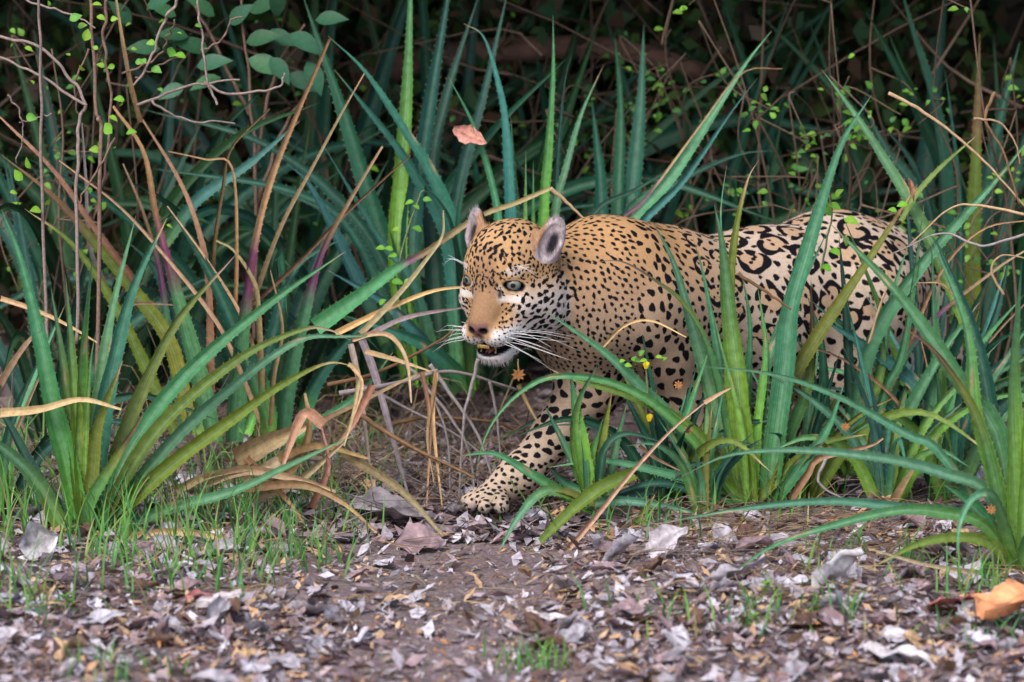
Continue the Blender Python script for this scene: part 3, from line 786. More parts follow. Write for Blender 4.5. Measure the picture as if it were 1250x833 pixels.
def strap(px, Yb, Yt, w, kind, origin, name='leaf', seg=22, spiny=True, twist=None, jitter=0.0, three_d=None):
    """one strap leaf. px: pixel path from base to tip (or three_d: world points); w: width in photo pixels"""
    if three_d is not None:
        c = spline(three_d, seg + 1)
    else:
        q = spline(px, seg + 1)
        L = np.concatenate([[0], np.cumsum(np.linalg.norm(np.diff(q, axis=0), axis=1))]); L /= L[-1]
        c = np.array([P(a[0], a[1], Yb + (Yt - Yb) * s + math.sin(s * math.pi) * jitter) for a, s in zip(q, L)])
    seglen = np.concatenate([[0], np.cumsum(np.linalg.norm(np.diff(c, axis=0), axis=1))]); t = seglen / seglen[-1]
    tg = np.gradient(c, axis=0); tg /= np.linalg.norm(tg, axis=1, keepdims=True)
    tw = PRNG.uniform(-0.5, 0.5) if twist is None else twist
    face = np.array([math.sin(tw), -math.cos(tw) * 0.9, 0.42])
    side = np.cross(tg, face); side /= np.maximum(np.linalg.norm(side, axis=1, keepdims=True), 1e-6)
    tw2 = PRNG.uniform(-0.5, 0.5) * t                       # a slight turn along the blade
    nrm = np.cross(side, tg)
    side = side * np.cos(tw2)[:, None] + nrm * np.sin(tw2)[:, None]; nrm = np.cross(side, tg)
    ww = w / 480.0 * profile(kind, t) * 0.5 * 1.12
    wav = 1 + 0.05 * np.sin(t * 23 + PRNG.uniform(0, 6)) + 0.03 * np.sin(t * 41 + PRNG.uniform(0, 6))
    ww = ww * wav
    dry = kind in 'ynue'
    curl = PRNG.uniform(0.35, 0.75) if not dry else PRNG.uniform(0.3, 1.1)
    us = np.array([-1, -0.5, 0, 0.5, 1.0])
    v = c[:, None, :] + side[:, None, :] * (us[None, :, None] * ww[:, None, None]) + nrm[:, None, :] * ((us ** 2 - 0.5)[None, :, None] * (ww * curl)[:, None, None])
    v = v.reshape(-1, 3)
    n = seg + 1
    fs = [(i * 5 + j, i * 5 + j + 1, (i + 1) * 5 + j + 1, (i + 1) * 5 + j) for i in range(seg) for j in range(4)]
    ts = [s[0] for s in KINDS[kind]]; cs = np.array([C[s[1]] for s in KINDS[kind]])
    tt = np.clip(t + (PRNG.uniform(-0.04, 0.04) if kind in 'gltb' else 0), 0, 1)
    col = np.stack([np.interp(tt, ts, cs[:, k]) for k in range(3)], 1)
    col = col * np.array([PRNG.uniform(0.82, 1.2), PRNG.uniform(0.88, 1.12), PRNG.uniform(0.82, 1.2)]) * PRNG.uniform(0.82, 1.15)
    cc = np.repeat(col[:, None, :], 5, 1)
    if not dry:
        cc[:, 2] = cc[:, 2] * 0.75 + np.array(C['pale']) * (0.30 if kind in 'glt' else 0.15); cc[:, 0] *= 0.85; cc[:, 4] *= 0.85
        if kind in 'gtbl':                                    # worn pale flecks and browned patches
            for _ in range(PRNG.integers(0, 3)):
                k = PRNG.integers(2, n - 2); cc[k, PRNG.integers(0, 5)] = C['tan']
    cc = cc.reshape(-1, 3)
    uv = np.stack([np.tile((us + 1) / 2, n), np.repeat(seglen * 2.0 + PRNG.uniform(0, 5), 5)], 1)
    mb = MB(); mb.add(v, fs, cc, uv)
    if spiny:
        step = 0.021
        sv = []; sf = []; sc_ = []
        for sgn, edge in ((-1, 0), (1, 4)):
            d = PRNG.uniform(0.2, 1) * step
            while d < seglen[-1] * 0.97:
                i = min(int(np.searchsorted(seglen, d)), n - 1); i0 = max(i - 1, 0)
                a = (d - seglen[i0]) / max(seglen[i] - seglen[i0], 1e-6)
                e = v[i0 * 5 + edge] * (1 - a) + v[i * 5 + edge] * a
                wl = ww[i]; s = min(0.0048, 0.0016 + wl * 0.26)
                out = side[i] * sgn + nrm[i] * curl
                out = out / np.linalg.norm(out)
                k = len(sv)
                sv += [e - tg[i] * s * 0.6 - out * 0.0006, e + tg[i] * s * 0.6 - out * 0.0006, e + out * s + tg[i] * s * 0.7]; sf.append((k, k + 1, k + 2))
                cbase = col[i] * 0.95
                sc_ += [cbase, cbase, np.array(C['rust']) * 0.9 + 0.05]
                d += step * PRNG.uniform(0.75, 1.4)
        if sv: mb.add(np.array(sv), sf, np.array(sc_), np.zeros((len(sv), 2)))
    return mb.mesh(name, M_DRY if dry else M_LEAF, origin)

def plant(name, base, label, group, cat='bromeliad'):
    o = empty(name, base); tag(o, label, cat, group); return o
def add_leaves(pl, base, specs, Yb0):
    """specs: (kind, width, tip depth, [pixel path base..tip]) """
    for sp in specs:
        kind, w, Yt, path = sp[:4]
        Yb = sp[4] if len(sp) > 4 else Yb0
        nm = 'dry_leaf' if kind in 'ynue' else 'leaf'
        me = strap(path, Yb, Yt, w, kind, base, nm, spiny=(kind not in 'ye'), jitter=PRNG.uniform(-0.03, 0.03))
        link(nm, me, pl)

BG = 'spiny bromeliads along the forest edge'
# A: rosette standing free at the edge of the path
bA = G(106, 652); YA = bA[1]
pA = plant('spiny_bromeliad', bA, 'bright green spiny rosette standing alone on the leaf litter beside the small grass tufts', BG)
add_leaves(pA, bA, [
    ('g', 25, YA - 0.05, [(98, 648), (85, 575), (66, 500), (48, 410), (25, 317), (2, 256)]),
    ('l', 16, YA, [(100, 648), (92, 560), (78, 450), (62, 350)]),
    ('l', 18, YA - 0.05, [(104, 648), (98, 560), (88, 440), (80, 336)]),
    ('l', 20, YA - 0.1, [(104, 650), (99, 560), (101, 430), (113, 311)]),
    ('l', 9, YA - 0.08, [(106, 648), (104, 560), (110, 450), (118, 400)]),
    ('g', 17, YA + 0.1, [(110, 648), (118, 500), (138, 375), (166, 263)]),
    ('b', 23, YA + 0.05, [(112, 648), (124, 520), (140, 440), (163, 352), (204, 266)]),
    ('t', 20, YA - 0.1, [(115, 648), (160, 545), (230, 455), (330, 370), (422, 307)]),
    ('o', 18, YA + 0.1, [(114, 650), (140, 560), (180, 462), (222, 385), (288, 311)]),
    ('o', 18, YA - 0.15, [(116, 652), (188, 530), (290, 440), (368, 403), (402, 403), (428, 416)]),
    ('t', 16, YA - 0.05, [(120, 652), (210, 540), (300, 460), (367, 415), (417, 411), (473, 410)]),
    ('o', 18, YA - 0.2, [(120, 652), (200, 575), (290, 508), (345, 470), (398, 444), (432, 447)]),
    ('g', 21, YA - 0.1, [(95, 652), (76, 640), (48, 592), (10, 552), (-40, 520)]),
    ('D', 17, YA + 0.1, [(98, 650), (50, 590), (12, 520), (-20, 470)]),
    ('r', 15, YA - 0.12, [(106, 650), (110, 615), (134, 572), (176, 505)]),
    ('o', 17, YA - 0.14, [(100, 652), (112, 590), (120, 520), (150, 440)]),
    ('o', 13, YA - 0.1, [(95, 655), (40, 652), (-30, 640)]),
    ('t', 14, YA - 0.05, [(118, 655), (205, 622), (285, 600), (350, 570), (440, 528)]),
    ('g', 13, YA + 0.2, [(116, 650), (150, 590), (200, 520), (250, 470)]),
    ('y', 6, YA - 0.15, [(430, 415), (455, 408), (478, 412), (496, 440), (502, 492)], YA - 0.05),
    ('y', 5, YA - 0.25, [(425, 445), (437, 455), (432, 500), (420, 545)], YA - 0.2),
    ('y', 4, YA - 0.25, [(428, 447), (442, 470), (428, 520)], YA - 0.2),
], YA)
# B: upright rosette in front of the cat's flank
bB = np.array([P(912, 612, -0.06)[0], -0.06, ground_z(0.3, -0.06)]); YB = -0.06
pB = plant('spiny_bromeliad', bB, 'upright green spiny rosette growing in front of the jaguar flank', BG)
add_leaves(pB, bB, [
    ('g', 20, YB - 0.05, [(906, 612), (888, 540), (866, 473), (841, 383), (821, 318), (796, 270)]),
    ('l', 30, YB - 0.08, [(915, 614), (908, 560), (898, 450), (890, 380), (882, 300), (872, 250)]),
    ('o', 19, YB, [(914, 610), (896, 480), (890, 380), (897, 290), (912, 222), (926, 196)]),
    ('t', 8, YB + 0.02, [(910, 610), (895, 480), (884, 330), (880, 260), (887, 202)]),
    ('g', 14, YB + 0.02, [(908, 610), (888, 500), (862, 350), (846, 290)]),
    ('t', 27, YB - 0.10, [(938, 614), (946, 545), (958, 450), (964, 383), (985, 308), (1025, 181), (1064, 116)]),
    ('t', 16, YB - 0.02, [(930, 612), (931, 480), (952, 400), (984, 338), (1013, 276)]),
    ('o', 22, YB - 0.02, [(930, 612), (958, 490), (990, 425), (1066, 310), (1120, 225)]),
    ('t', 22, YB - 0.12, [(905, 610), (860, 552), (800, 492), (740, 433), (664, 379)]),
    ('o', 15, YB - 0.06, [(903, 612), (850, 530), (777, 487), (700, 463), (664, 447)]),
    ('g', 11, YB - 0.25, [(900, 610), (830, 520), (760, 472), (684, 459), (640, 475), (605, 510), (588, 545), (581, 580)]),
    ('r', 10, YB - 0.05, [(895, 560), (866, 430), (835, 372), (800, 343), (760, 320), (724, 320)]),
    ('g', 15, YB + 0.05, [(918, 612), (912, 500), (916, 400), (905, 330)]),
    ('l', 13, YB + 0.05, [(920, 612), (925, 520), (935, 430), (925, 350)]),
    ('r', 16, YB + 0.03, [(934, 612), (965, 530), (990, 450), (990, 340)]),
    ('t', 13, YB - 0.1, [(900, 614), (850, 590), (800, 575), (735, 563), (668, 571)]),
    ('D', 14, YB - 0.08, [(898, 616), (850, 600), (800, 590), (730, 610)]),
    ('o', 13, YB - 0.05, [(925, 612), (975, 560), (1010, 540), (1060, 530)]),
    ('t', 15, YB - 0.1, [(945, 612), (985, 560), (1012, 520), (1030, 470)]),
    ('y', 4, YB - 0.15, [(731, 428), (762, 398), (795, 392), (838, 412)]),
    ('r', 12, YB - 0.12, [(948, 612), (968, 575), (992, 550), (1010, 538)]),
    ('l', 8, YB - 0.03, [(912, 610), (905, 520), (880, 420), (868, 372)]),
    ('t', 9, YB - 0.01, [(914, 610), (912, 540), (870, 440), (850, 400)]),
], YB)
# C: rosette at the frame's right end of the path
bC = G(1240, 700); YC = bC[1]
pC = plant('spiny_bromeliad', bC, 'large spiny rosette whose long low leaves arch over the litter beside the orange dead leaf', BG)
add_leaves(pC, bC, [
    ('t', 25, YC + 0.05, [(1236, 690), (1220, 538), (1172, 468), (1147, 428), (1106, 371), (1066, 326), (1012, 272)]),
    ('t', 12, YC - 0.15, [(1238, 690), (1203, 645), (1172, 626), (1101, 620), (1013, 612), (908, 621), (800, 640)]),
    ('g', 13, YC - 0.25, [(1238, 692), (1200, 640), (1154, 627), (1101, 623), (1031, 638), (943, 667), (882, 711)]),
    ('t', 14, YC - 0.05, [(1242, 690), (1207, 603), (1154, 579), (1084, 561), (978, 550), (890, 556), (832, 582)]),
    ('o', 13, YC - 0.2, [(1236, 695), (1207, 663), (1165, 656), (1119, 665), (1066, 692)]),
    ('g', 13, YC - 0.3, [(1240, 690), (1215, 610), (1189, 608), (1172, 640), (1168, 683)]),
    ('l', 30, YC - 0.05, [(1242, 696), (1240, 580), (1237, 450), (1247, 320)]),
    ('k', 26, YC + 0.15, [(1240, 692), (1215, 560), (1195, 430), (1150, 310), (1133, 285)]),
    ('t', 11, YC - 0.05, [(1240, 690), (1150, 556), (1106, 530), (1025, 485), (943, 457), (852, 447)]),
    ('l', 20, YC, [(1238, 694), (1212, 580), (1190, 500), (1180, 400), (1138, 292)]),
    ('l', 22, YC + 0.05, [(1248, 694), (1256, 560), (1262, 420), (1275, 300)]),
    ('t', 22, YC - 0.08, [(1232, 694), (1212, 650), (1190, 620), (1150, 590)]),
    ('r', 14, YC - 0.05, [(1234, 690), (1200, 530), (1150, 440), (1095, 392)]),
    ('y', 7, YC - 0.25, [(1244, 700), (1200, 700), (1130, 690), (1060, 670)]),
    ('g', 14, YC - 0.2, [(1244, 696), (1262, 640), (1285, 610)]),
], YC)
# D: young rosette by the stretched foreleg
bD = np.array([P(716, 600, -0.16)[0], -0.16, ground_z(0.19, -0.16)]); YD = -0.16
pD = plant('spiny_bromeliad', bD, 'small pale green rosette right beside the jaguar stretched foreleg', BG)
add_leaves(pD, bD, [
    ('l', 21, YD - 0.03, [(718, 602), (712, 560), (703, 500), (696, 452)]),
    ('l', 14, YD - 0.06, [(714, 600), (700, 540), (706, 490), (730, 444)]),
    ('g', 11, YD, [(715, 600), (690, 545), (664, 494)]),
    ('t', 9, YD + 0.03, [(716, 600), (712, 540), (700, 490), (692, 462)]),
    ('o', 13, YD + 0.02, [(728, 605), (734, 545), (747, 478)]),
    ('t', 11, YD + 0.05, [(742, 606), (752, 545), (766, 488)]),
    ('g', 14, YD - 0.12, [(722, 622), (690, 605), (643, 576), (602, 554), (556, 558)]),
    ('o', 17, YD - 0.25, [(775, 578), (735, 595), (702, 620), (665, 656), (622, 702)]),
    ('g', 13, YD - 0.22, [(705, 606), (665, 600), (634, 630), (607, 677)], YD - 0.03),
    ('t', 12, YD - 0.06, [(712, 618), (760, 612), (821, 620), (868, 634)]),
    ('o', 14, YD - 0.1, [(764, 664), (780, 636), (800, 603)], YD - 0.18),
    ('D', 12, YD, [(730, 606), (738, 550), (765, 530), (812, 541)]),
    ('t', 12, YD - 0.05, [(720, 606), (690, 590), (672, 572)]),
    ('D', 13, YD + 0.04, [(740, 610), (790, 600), (840, 570), (880, 560)]),
    ('l', 10, YD - 0.05, [(720, 606), (722, 560), (736, 510)]),
    ('o', 10, YD - 0.1, [(735, 620), (690, 600), (650, 600)]),
], YD)
# E: thicket between flank and the right rosette
YE = 0.12; bE = np.array([P(1040, 575, YE)[0], YE, ground_z(0.9, YE)])
pE = plant('spiny_bromeliad', bE, 'tangled spiny rosette pressed against the jaguar hind leg', BG)
add_leaves(pE, bE, [
    ('t', 20, YE - 0.05, [(1038, 580), (1060, 430), (1127, 322), (1216, 220), (1266, 158)]),
    ('k', 16, YE, [(1042, 578), (1039, 505), (1033, 391), (1024, 288)]),
    ('t', 20, YE - 0.05, [(1060, 575), (1094, 530), (1145, 440), (1195, 370)]),
    ('b', 17, YE, [(1150, 500), (1106, 460), (1066, 428), (1000, 388)]),
    ('g', 16, YE + 0.02, [(1050, 575), (1072, 480), (1085, 380), (1108, 300)]),
    ('k', 18, YE + 0.05, [(1070, 575), (1110, 500), (1160, 410), (1180, 330)]),
    ('t', 12, YE - 0.02, [(1055, 575), (1080, 480), (1104, 420), (1128, 250)]),
    ('l', 12, YE - 0.03, [(1046, 575), (1062, 500), (1078, 440), (1070, 360)]),
    ('g', 18, YE + 0.1, [(1180, 400), (1126, 275), (1071, 181), (1036, 129), (1003, 85)]),
    ('o', 8, YE + 0.1, [(1100, 270), (1119, 237), (1151, 202), (1192, 166)]),
    ('D', 18, YE - 0.02, [(1030, 580), (1000, 500), (985, 440), (960, 390)]),
    ('k', 16, YE + 0.0, [(1030, 580), (1010, 520), (1003, 420), (985, 360)]),
    ('t', 13, YE - 0.06, [(1090, 580), (1130, 520), (1140, 440), (1137, 290)]),
    ('P', 16, YE - 0.04, [(1075, 575), (1090, 470), (1130, 400), (1215, 330), (1262, 300)]),
    ('k', 15, YE + 0.03, [(1090, 575), (1150, 500), (1210, 400), (1235, 300)]),
    ('n', 5, YE - 0.08, [(1070, 520), (1110, 420), (1150, 330), (1200, 280), (1262, 268)]),
    ('n', 5, YE - 0.08, [(1190, 480), (1180, 400), (1155, 350), (1120, 345)]),
    ('t', 14, YE - 0.05, [(1120, 580), (1160, 500), (1190, 430), (1250, 360)]),
], YE)
# right back corner
YH = 1.15; bH = np.array([P(1170, 430, YH)[0], YH, 0.0])
pH = plant('spiny_bromeliad', bH, 'tall dark broad-leaved rosette behind the jaguar rump', BG)
add_leaves(pH, bH, [
    ('k', 32, YH, [(1160, 440), (1154, 289), (1151, 195), (1137, 115), (1116, 45), (1092, -40)]),
    ('k', 11, YH - 0.1, [(1172, 440), (1172, 250), (1160, 130), (1152, 80)]),
    ('Y', 22, YH - 0.05, [(1186, 440), (1188, 290), (1192, 180), (1196, 40)]),
    ('D', 30, YH + 0.1, [(1180, 440), (1200, 260), (1215, 170), (1245, 50)]),
    ('D', 26, YH + 0.1, [(1190, 440), (1225, 270), (1250, 170), (1290, 80)]),
    ('k', 20, YH - 0.15, [(1150, 440), (1146, 320), (1120, 210), (1075, 150)]),
    ('D', 22, YH + 0.15, [(1160, 440), (1130, 260), (1080, 180), (1050, 120)]),
], YH)
# F: tall rosette behind the head
YF = 0.75; bF = np.array([P(545, 470, YF)[0], YF, 0.0])
pF = plant('spiny_bromeliad', bF, 'tall blue green rosette rising straight behind the jaguar head', BG)
add_leaves(pF, bF, [
    ('l', 25, YF + 0.05, [(500, 470), (486, 330), (488, 240), (497, 110), (503, -60)]),
    ('k', 28, YF + 0.05, [(515, 470), (502, 310), (520, 160), (546, 0), (556, -60)]),
    ('b', 23, YF - 0.15, [(575, 470), (570, 330), (548, 262), (522, 205), (494, 160), (445, 87), (400, 44)]),
    ('b', 21, YF - 0.05, [(560, 470), (548, 300), (506, 212), (470, 160), (408, 85)]),
    ('k', 30, YF + 0.1, [(520, 470), (466, 289), (440, 205), (410, 110), (368, -10)]),
    ('D', 25, YF + 0.3, [(540, 470), (527, 230), (545, 120), (586, -10)]),
    ('D', 19, YF + 0.3, [(545, 470), (555, 260), (592, 110), (622, -20)]),
    ('b', 20, YF - 0.1, [(470, 420), (430, 330), (380, 230), (350, 200)]),
    ('b', 17, YF - 0.1, [(560, 480), (520, 420), (470, 370), (400, 330)]),
    ('b', 14, YF - 0.2, [(540, 470), (505, 350), (462, 290), (395, 178)]),
    ('k', 20, YF - 0.1, [(575, 475), (565, 350), (560, 270), (570, 200)]),
    ('D', 22, YF + 0.2, [(530, 470), (470, 330), (400, 260), (330, 230)]),
    ('b', 20, YF - 0.15, [(580, 480), (530, 430), (480, 405), (420, 385)]),
    ('k', 14, YF - 0.25, [(575, 480), (556, 300), (535, 245), (507, 228)]),
    ('D', 16, YF, [(500, 470), (440, 300), (360, 235), (180, 205)]),
    ('D', 17, YF + 0.05, [(520, 470), (450, 290), (330, 180), (172, 133)]),
], YF)
# F2: narrow uprights behind the neck
YN = 0.62; bN = np.array([P(655, 330, YN)[0], YN, 0.0])
pN = plant('spiny_bromeliad', bN, 'slim upright rosette showing above the jaguar neck and shoulder', BG)
add_leaves(pN, bN, [
    ('b', 16, YN, [(630, 400), (624, 265), (618, 157), (609, 104), (591, 46), (566, 29)]),
    ('t', 12, YN - 0.1, [(620, 400), (609, 268), (595, 202), (577, 150), (547, 93)]),
    ('l', 15, YN, [(662, 400), (663, 265), (670, 174), (675, 87), (675, 18)]),
    ('k', 9, YN + 0.05, [(672, 400), (678, 244), (688, 110), (700, 60)]),
    ('g', 13, YN - 0.05, [(668, 400), (678, 261), (692, 202), (710, 139), (737, 79)]),
    ('l', 9, YN - 0.05, [(642, 400), (642, 265), (642, 182)]),
    ('l', 8, YN - 0.02, [(650, 400), (651, 265), (651, 196)]),
    ('g', 9, YN + 0.02, [(634, 400), (631, 265), (623, 137)]),
    ('t', 20, YN + 0.1, [(700, 400), (768, 272), (820, 215), (886, 115), (914, 73), (942, 38)]),
    ('b', 12, YN + 0.06, [(705, 400), (775, 282), (830, 225), (890, 140), (925, 95)]),
    ('k', 15, YN + 0.15, [(700, 400), (765, 262), (820, 228), (862, 205), (907, 188), (945, 184)]),
    ('p', 9, YN + 0.05, [(700, 400), (740, 290), (790, 240), (850, 160), (905, 90), (955, 84)]),
    ('D', 22, YN + 0.6, [(730, 400), (734, 244), (728, 170), (722, 120)]),
    ('D', 28, YN + 0.6, [(760, 400), (772, 237), (782, 130), (786, 30)]),
    ('D', 20, YN + 0.7, [(750, 400), (755, 250), (758, 130), (750, 40)]),
    ('D', 12, YN + 0.3, [(700, 400), (720, 270), (780, 230), (830, 200)]),
], YN)
# G: rosette with purple, drying leaves
YG = 0.30; bG = np.array([P(275, 555, YG)[0], YG, ground_z(-0.75, YG)])
pG = plant('spiny_bromeliad', bG, 'half dried rosette with purple patched leaves and long brown spikes', BG)
add_leaves(pG, bG, [
    ('P', 24, YG, [(262, 540), (246, 470), (212, 345), (190, 262), (175, 185), (138, 130)]),
    ('p', 30, YG - 0.05, [(285, 540), (292, 440), (300, 370), (312, 290), (332, 215), (362, 140), (402, 48)]),
    ('n', 7, YG - 0.03, [(300, 420), (312, 365), (343, 279), (382, 205), (420, 134), (445, 90)]),
    ('k', 25, YG - 0.02, [(330, 540), (322, 490), (290, 410), (254, 330), (215, 268)]),
    ('y', 6, YG - 0.06, [(326, 500), (310, 430), (290, 378), (250, 315), (204, 252)]),
    ('Y', 19, YG - 0.05, [(232, 520), (208, 420), (165, 358), (128, 312), (67, 242), (0, 188)]),
    ('n', 8, YG - 0.08, [(170, 350), (118, 282), (67, 210), (0, 143)]),
    ('P', 21, YG - 0.1, [(345, 530), (354, 460), (372, 384), (394, 308), (427, 246), (467, 179)]),
    ('u', 5, YG - 0.08, [(300, 380), (361, 324), (419, 264), (479, 209), (498, 192), (500, 178)]),
    ('q', 20, YG - 0.1, [(385, 400), (436, 364), (484, 328), (520, 308), (582, 266), (630, 248), (672, 230)], YG - 0.15),
    ('y', 8, YG - 0.15, [(410, 408), (470, 379), (528, 356), (575, 350)], YG - 0.18),
    ('e', 6, YG - 0.15, [(450, 409), (499, 387), (575, 374)], YG - 0.18),
    ('y', 7, YG - 0.15, [(440, 408), (485, 361), (522, 315), (540, 287), (541, 257)], YG - 0.18),
    ('u', 6, YG + 0.05, [(262, 420), (260, 318), (272, 229), (283, 180), (329, 133)]),
    ('n', 5, YG + 0.05, [(285, 420), (289, 310), (283, 205), (250, 195), (205, 185)]),
    ('n', 9, YG + 0.05, [(258, 500), (255, 350), (242, 279), (218, 218), (174, 146)]),
    ('y', 6, YG - 0.08, [(325, 530), (282, 425), (249, 371), (188, 297), (141, 248), (72, 196)]),
    ('n', 8, YG - 0.05, [(320, 490), (316, 391), (311, 347), (286, 307), (264, 294)]),
    ('o', 15, YG + 0.1, [(215, 530), (150, 390), (90, 300), (30, 255)]),
    ('k', 22, YG + 0.1, [(245, 530), (225, 420), (190, 330), (150, 290)]),
    ('k', 20, YG + 0.15, [(300, 530), (330, 420), (360, 330), (420, 290)]),
    ('n', 6, YG - 0.1, [(172, 150), (158, 95), (145, 20), (138, -30)], YG - 0.05),
    ('b', 15, YG + 0.3, [(200, 300), (240, 245), (302, 202), (366, 148)], YG + 0.3),
    ('n', 4, YG + 0.0, [(145, 390), (160, 372), (205, 372), (215, 374)], YG - 0.1),
    ('e', 6, YG, [(130, 350), (110, 300), (105, 220), (100, 150)], YG + 0.1),
    ('n', 5, YG - 0.1, [(330, 520), (335, 460), (345, 400), (330, 330)], YG - 0.05),
    ('P', 15, YG + 0.1, [(225, 520), (205, 400), (195, 330), (175, 260), (150, 200)]),
    ('k', 18, YG - 0.05, [(360, 540), (385, 470), (430, 410), (470, 370)]),
    ('t', 14, YG - 0.15, [(300, 560), (380, 520), (440, 480), (480, 430)]),
], YG)

# rosettes deeper in the thicket: leaves arc out from each base
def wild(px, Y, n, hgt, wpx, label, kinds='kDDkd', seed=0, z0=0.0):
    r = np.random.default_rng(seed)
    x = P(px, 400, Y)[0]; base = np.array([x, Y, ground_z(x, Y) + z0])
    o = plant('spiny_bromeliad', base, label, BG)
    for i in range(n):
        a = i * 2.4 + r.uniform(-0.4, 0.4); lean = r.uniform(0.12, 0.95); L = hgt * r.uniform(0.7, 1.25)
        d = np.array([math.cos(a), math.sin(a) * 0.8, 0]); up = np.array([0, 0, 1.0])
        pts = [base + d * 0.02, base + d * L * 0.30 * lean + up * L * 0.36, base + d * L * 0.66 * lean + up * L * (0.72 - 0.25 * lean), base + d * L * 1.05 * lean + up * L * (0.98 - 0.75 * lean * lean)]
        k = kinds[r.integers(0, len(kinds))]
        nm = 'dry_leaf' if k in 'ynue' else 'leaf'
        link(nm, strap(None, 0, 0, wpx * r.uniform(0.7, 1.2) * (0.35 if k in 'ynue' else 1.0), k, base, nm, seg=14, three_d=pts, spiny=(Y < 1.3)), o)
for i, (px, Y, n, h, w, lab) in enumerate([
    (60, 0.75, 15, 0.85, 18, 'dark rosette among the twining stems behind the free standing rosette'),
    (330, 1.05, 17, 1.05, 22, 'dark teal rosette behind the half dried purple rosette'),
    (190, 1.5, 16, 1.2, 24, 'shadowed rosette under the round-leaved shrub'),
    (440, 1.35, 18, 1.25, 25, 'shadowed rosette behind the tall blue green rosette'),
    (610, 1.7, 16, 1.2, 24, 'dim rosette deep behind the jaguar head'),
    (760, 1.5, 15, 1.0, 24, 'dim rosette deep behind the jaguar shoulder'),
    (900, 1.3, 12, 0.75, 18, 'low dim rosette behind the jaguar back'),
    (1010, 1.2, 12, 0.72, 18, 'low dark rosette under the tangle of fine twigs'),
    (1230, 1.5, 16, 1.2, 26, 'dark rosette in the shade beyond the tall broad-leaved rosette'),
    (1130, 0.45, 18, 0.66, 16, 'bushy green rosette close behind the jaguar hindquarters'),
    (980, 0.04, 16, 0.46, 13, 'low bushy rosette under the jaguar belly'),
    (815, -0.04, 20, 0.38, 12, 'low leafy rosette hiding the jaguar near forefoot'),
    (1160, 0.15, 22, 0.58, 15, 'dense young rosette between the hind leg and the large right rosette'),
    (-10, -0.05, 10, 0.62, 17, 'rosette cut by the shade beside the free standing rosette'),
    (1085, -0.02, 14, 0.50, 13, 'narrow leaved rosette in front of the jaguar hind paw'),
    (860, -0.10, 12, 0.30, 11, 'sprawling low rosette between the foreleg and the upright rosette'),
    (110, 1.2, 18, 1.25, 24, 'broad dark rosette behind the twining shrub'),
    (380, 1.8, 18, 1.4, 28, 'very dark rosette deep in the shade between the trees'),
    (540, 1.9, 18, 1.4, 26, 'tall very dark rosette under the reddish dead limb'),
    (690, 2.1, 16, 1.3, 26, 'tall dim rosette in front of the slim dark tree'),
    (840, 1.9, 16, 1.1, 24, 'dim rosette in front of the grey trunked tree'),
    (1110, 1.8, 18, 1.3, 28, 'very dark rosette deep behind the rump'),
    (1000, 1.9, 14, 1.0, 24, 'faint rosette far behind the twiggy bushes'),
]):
    kinds = {9: 'gktkDnlb', 10: 'gkloDt', 11: 'gkoDt', 12: 'gtkbnlk', 13: 'gkDn', 14: 'gtklb', 15: 'gtlok'}.get(i, 'DdDDddk')  # default mix for deep rosettes: darkened greens standing in for shade
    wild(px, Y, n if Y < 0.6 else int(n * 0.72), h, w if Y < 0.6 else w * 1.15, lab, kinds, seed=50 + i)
# ------------------------------------------------------------------ shrubs, twigs, trees and the dark thicket
def leaf_mesh(name, L, W, col, mat, cup=0.25, n=5, pointed=0.7):
    """small ovate leaf lying along +X from the origin, folded on its midrib"""
    t = np.linspace(0, 1, n + 1); w = W * 0.5 * np.sin(np.pi * np.clip(t, 0, 1) ** pointed) + 0.0004
    v = []; f = []; c = []; uv = []
    for i in range(n + 1):
        bend = -0.25 * L * t[i] ** 2
        for s in (-1, 0, 1):
            v.append((t[i] * L, s * w[i], bend + abs(s) * w[i] * cup)); c.append(np.array(col) * (1.15 if s == 0 else 1.0)); uv.append(((s + 1) / 2, t[i]))
    for i in range(n):
        for s in (0, 1): a = i * 3 + s; f.append((a, a + 1, a + 4, a + 3))
    mb = MB(); mb.add(v, f, c, uv); return mb.mesh(name, mat)
def place(name, me, pos, d, up, parent=None, origin=None, scale=1.0):
    x = unit(d); y = np.cross(up, x); y = unit(y) if np.linalg.norm(y) > 1e-3 else unit(np.cross([0.3, 1, 0.2], x)); z = np.cross(x, y)
    o = bpy.data.objects.new(name, me); COL.objects.link(o)
    M4 = Matrix([[x[0], y[0], z[0], 0], [x[1], y[1], z[1], 0], [x[2], y[2], z[2], 0], [0, 0, 0, 1]]) @ Matrix.Scale(scale, 4)
    p = np.asarray(pos) - (origin if origin is not None else 0); M4.translation = Vector(p)
    if parent is not None: o.parent = parent
    o.matrix_local = M4
    return o
TR = np.random.default_rng(31)
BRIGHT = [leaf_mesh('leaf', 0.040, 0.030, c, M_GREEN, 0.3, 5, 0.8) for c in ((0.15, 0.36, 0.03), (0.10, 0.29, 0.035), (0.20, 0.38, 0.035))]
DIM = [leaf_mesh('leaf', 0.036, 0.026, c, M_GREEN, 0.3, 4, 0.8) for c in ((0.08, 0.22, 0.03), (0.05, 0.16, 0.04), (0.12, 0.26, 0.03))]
OVATE = [leaf_mesh('leaf', 0.095, 0.052, c, M_GREEN, 0.2, 6, 0.8) for c in ((0.032, 0.115, 0.062), (0.028, 0.10, 0.045), (0.045, 0.14, 0.06))]

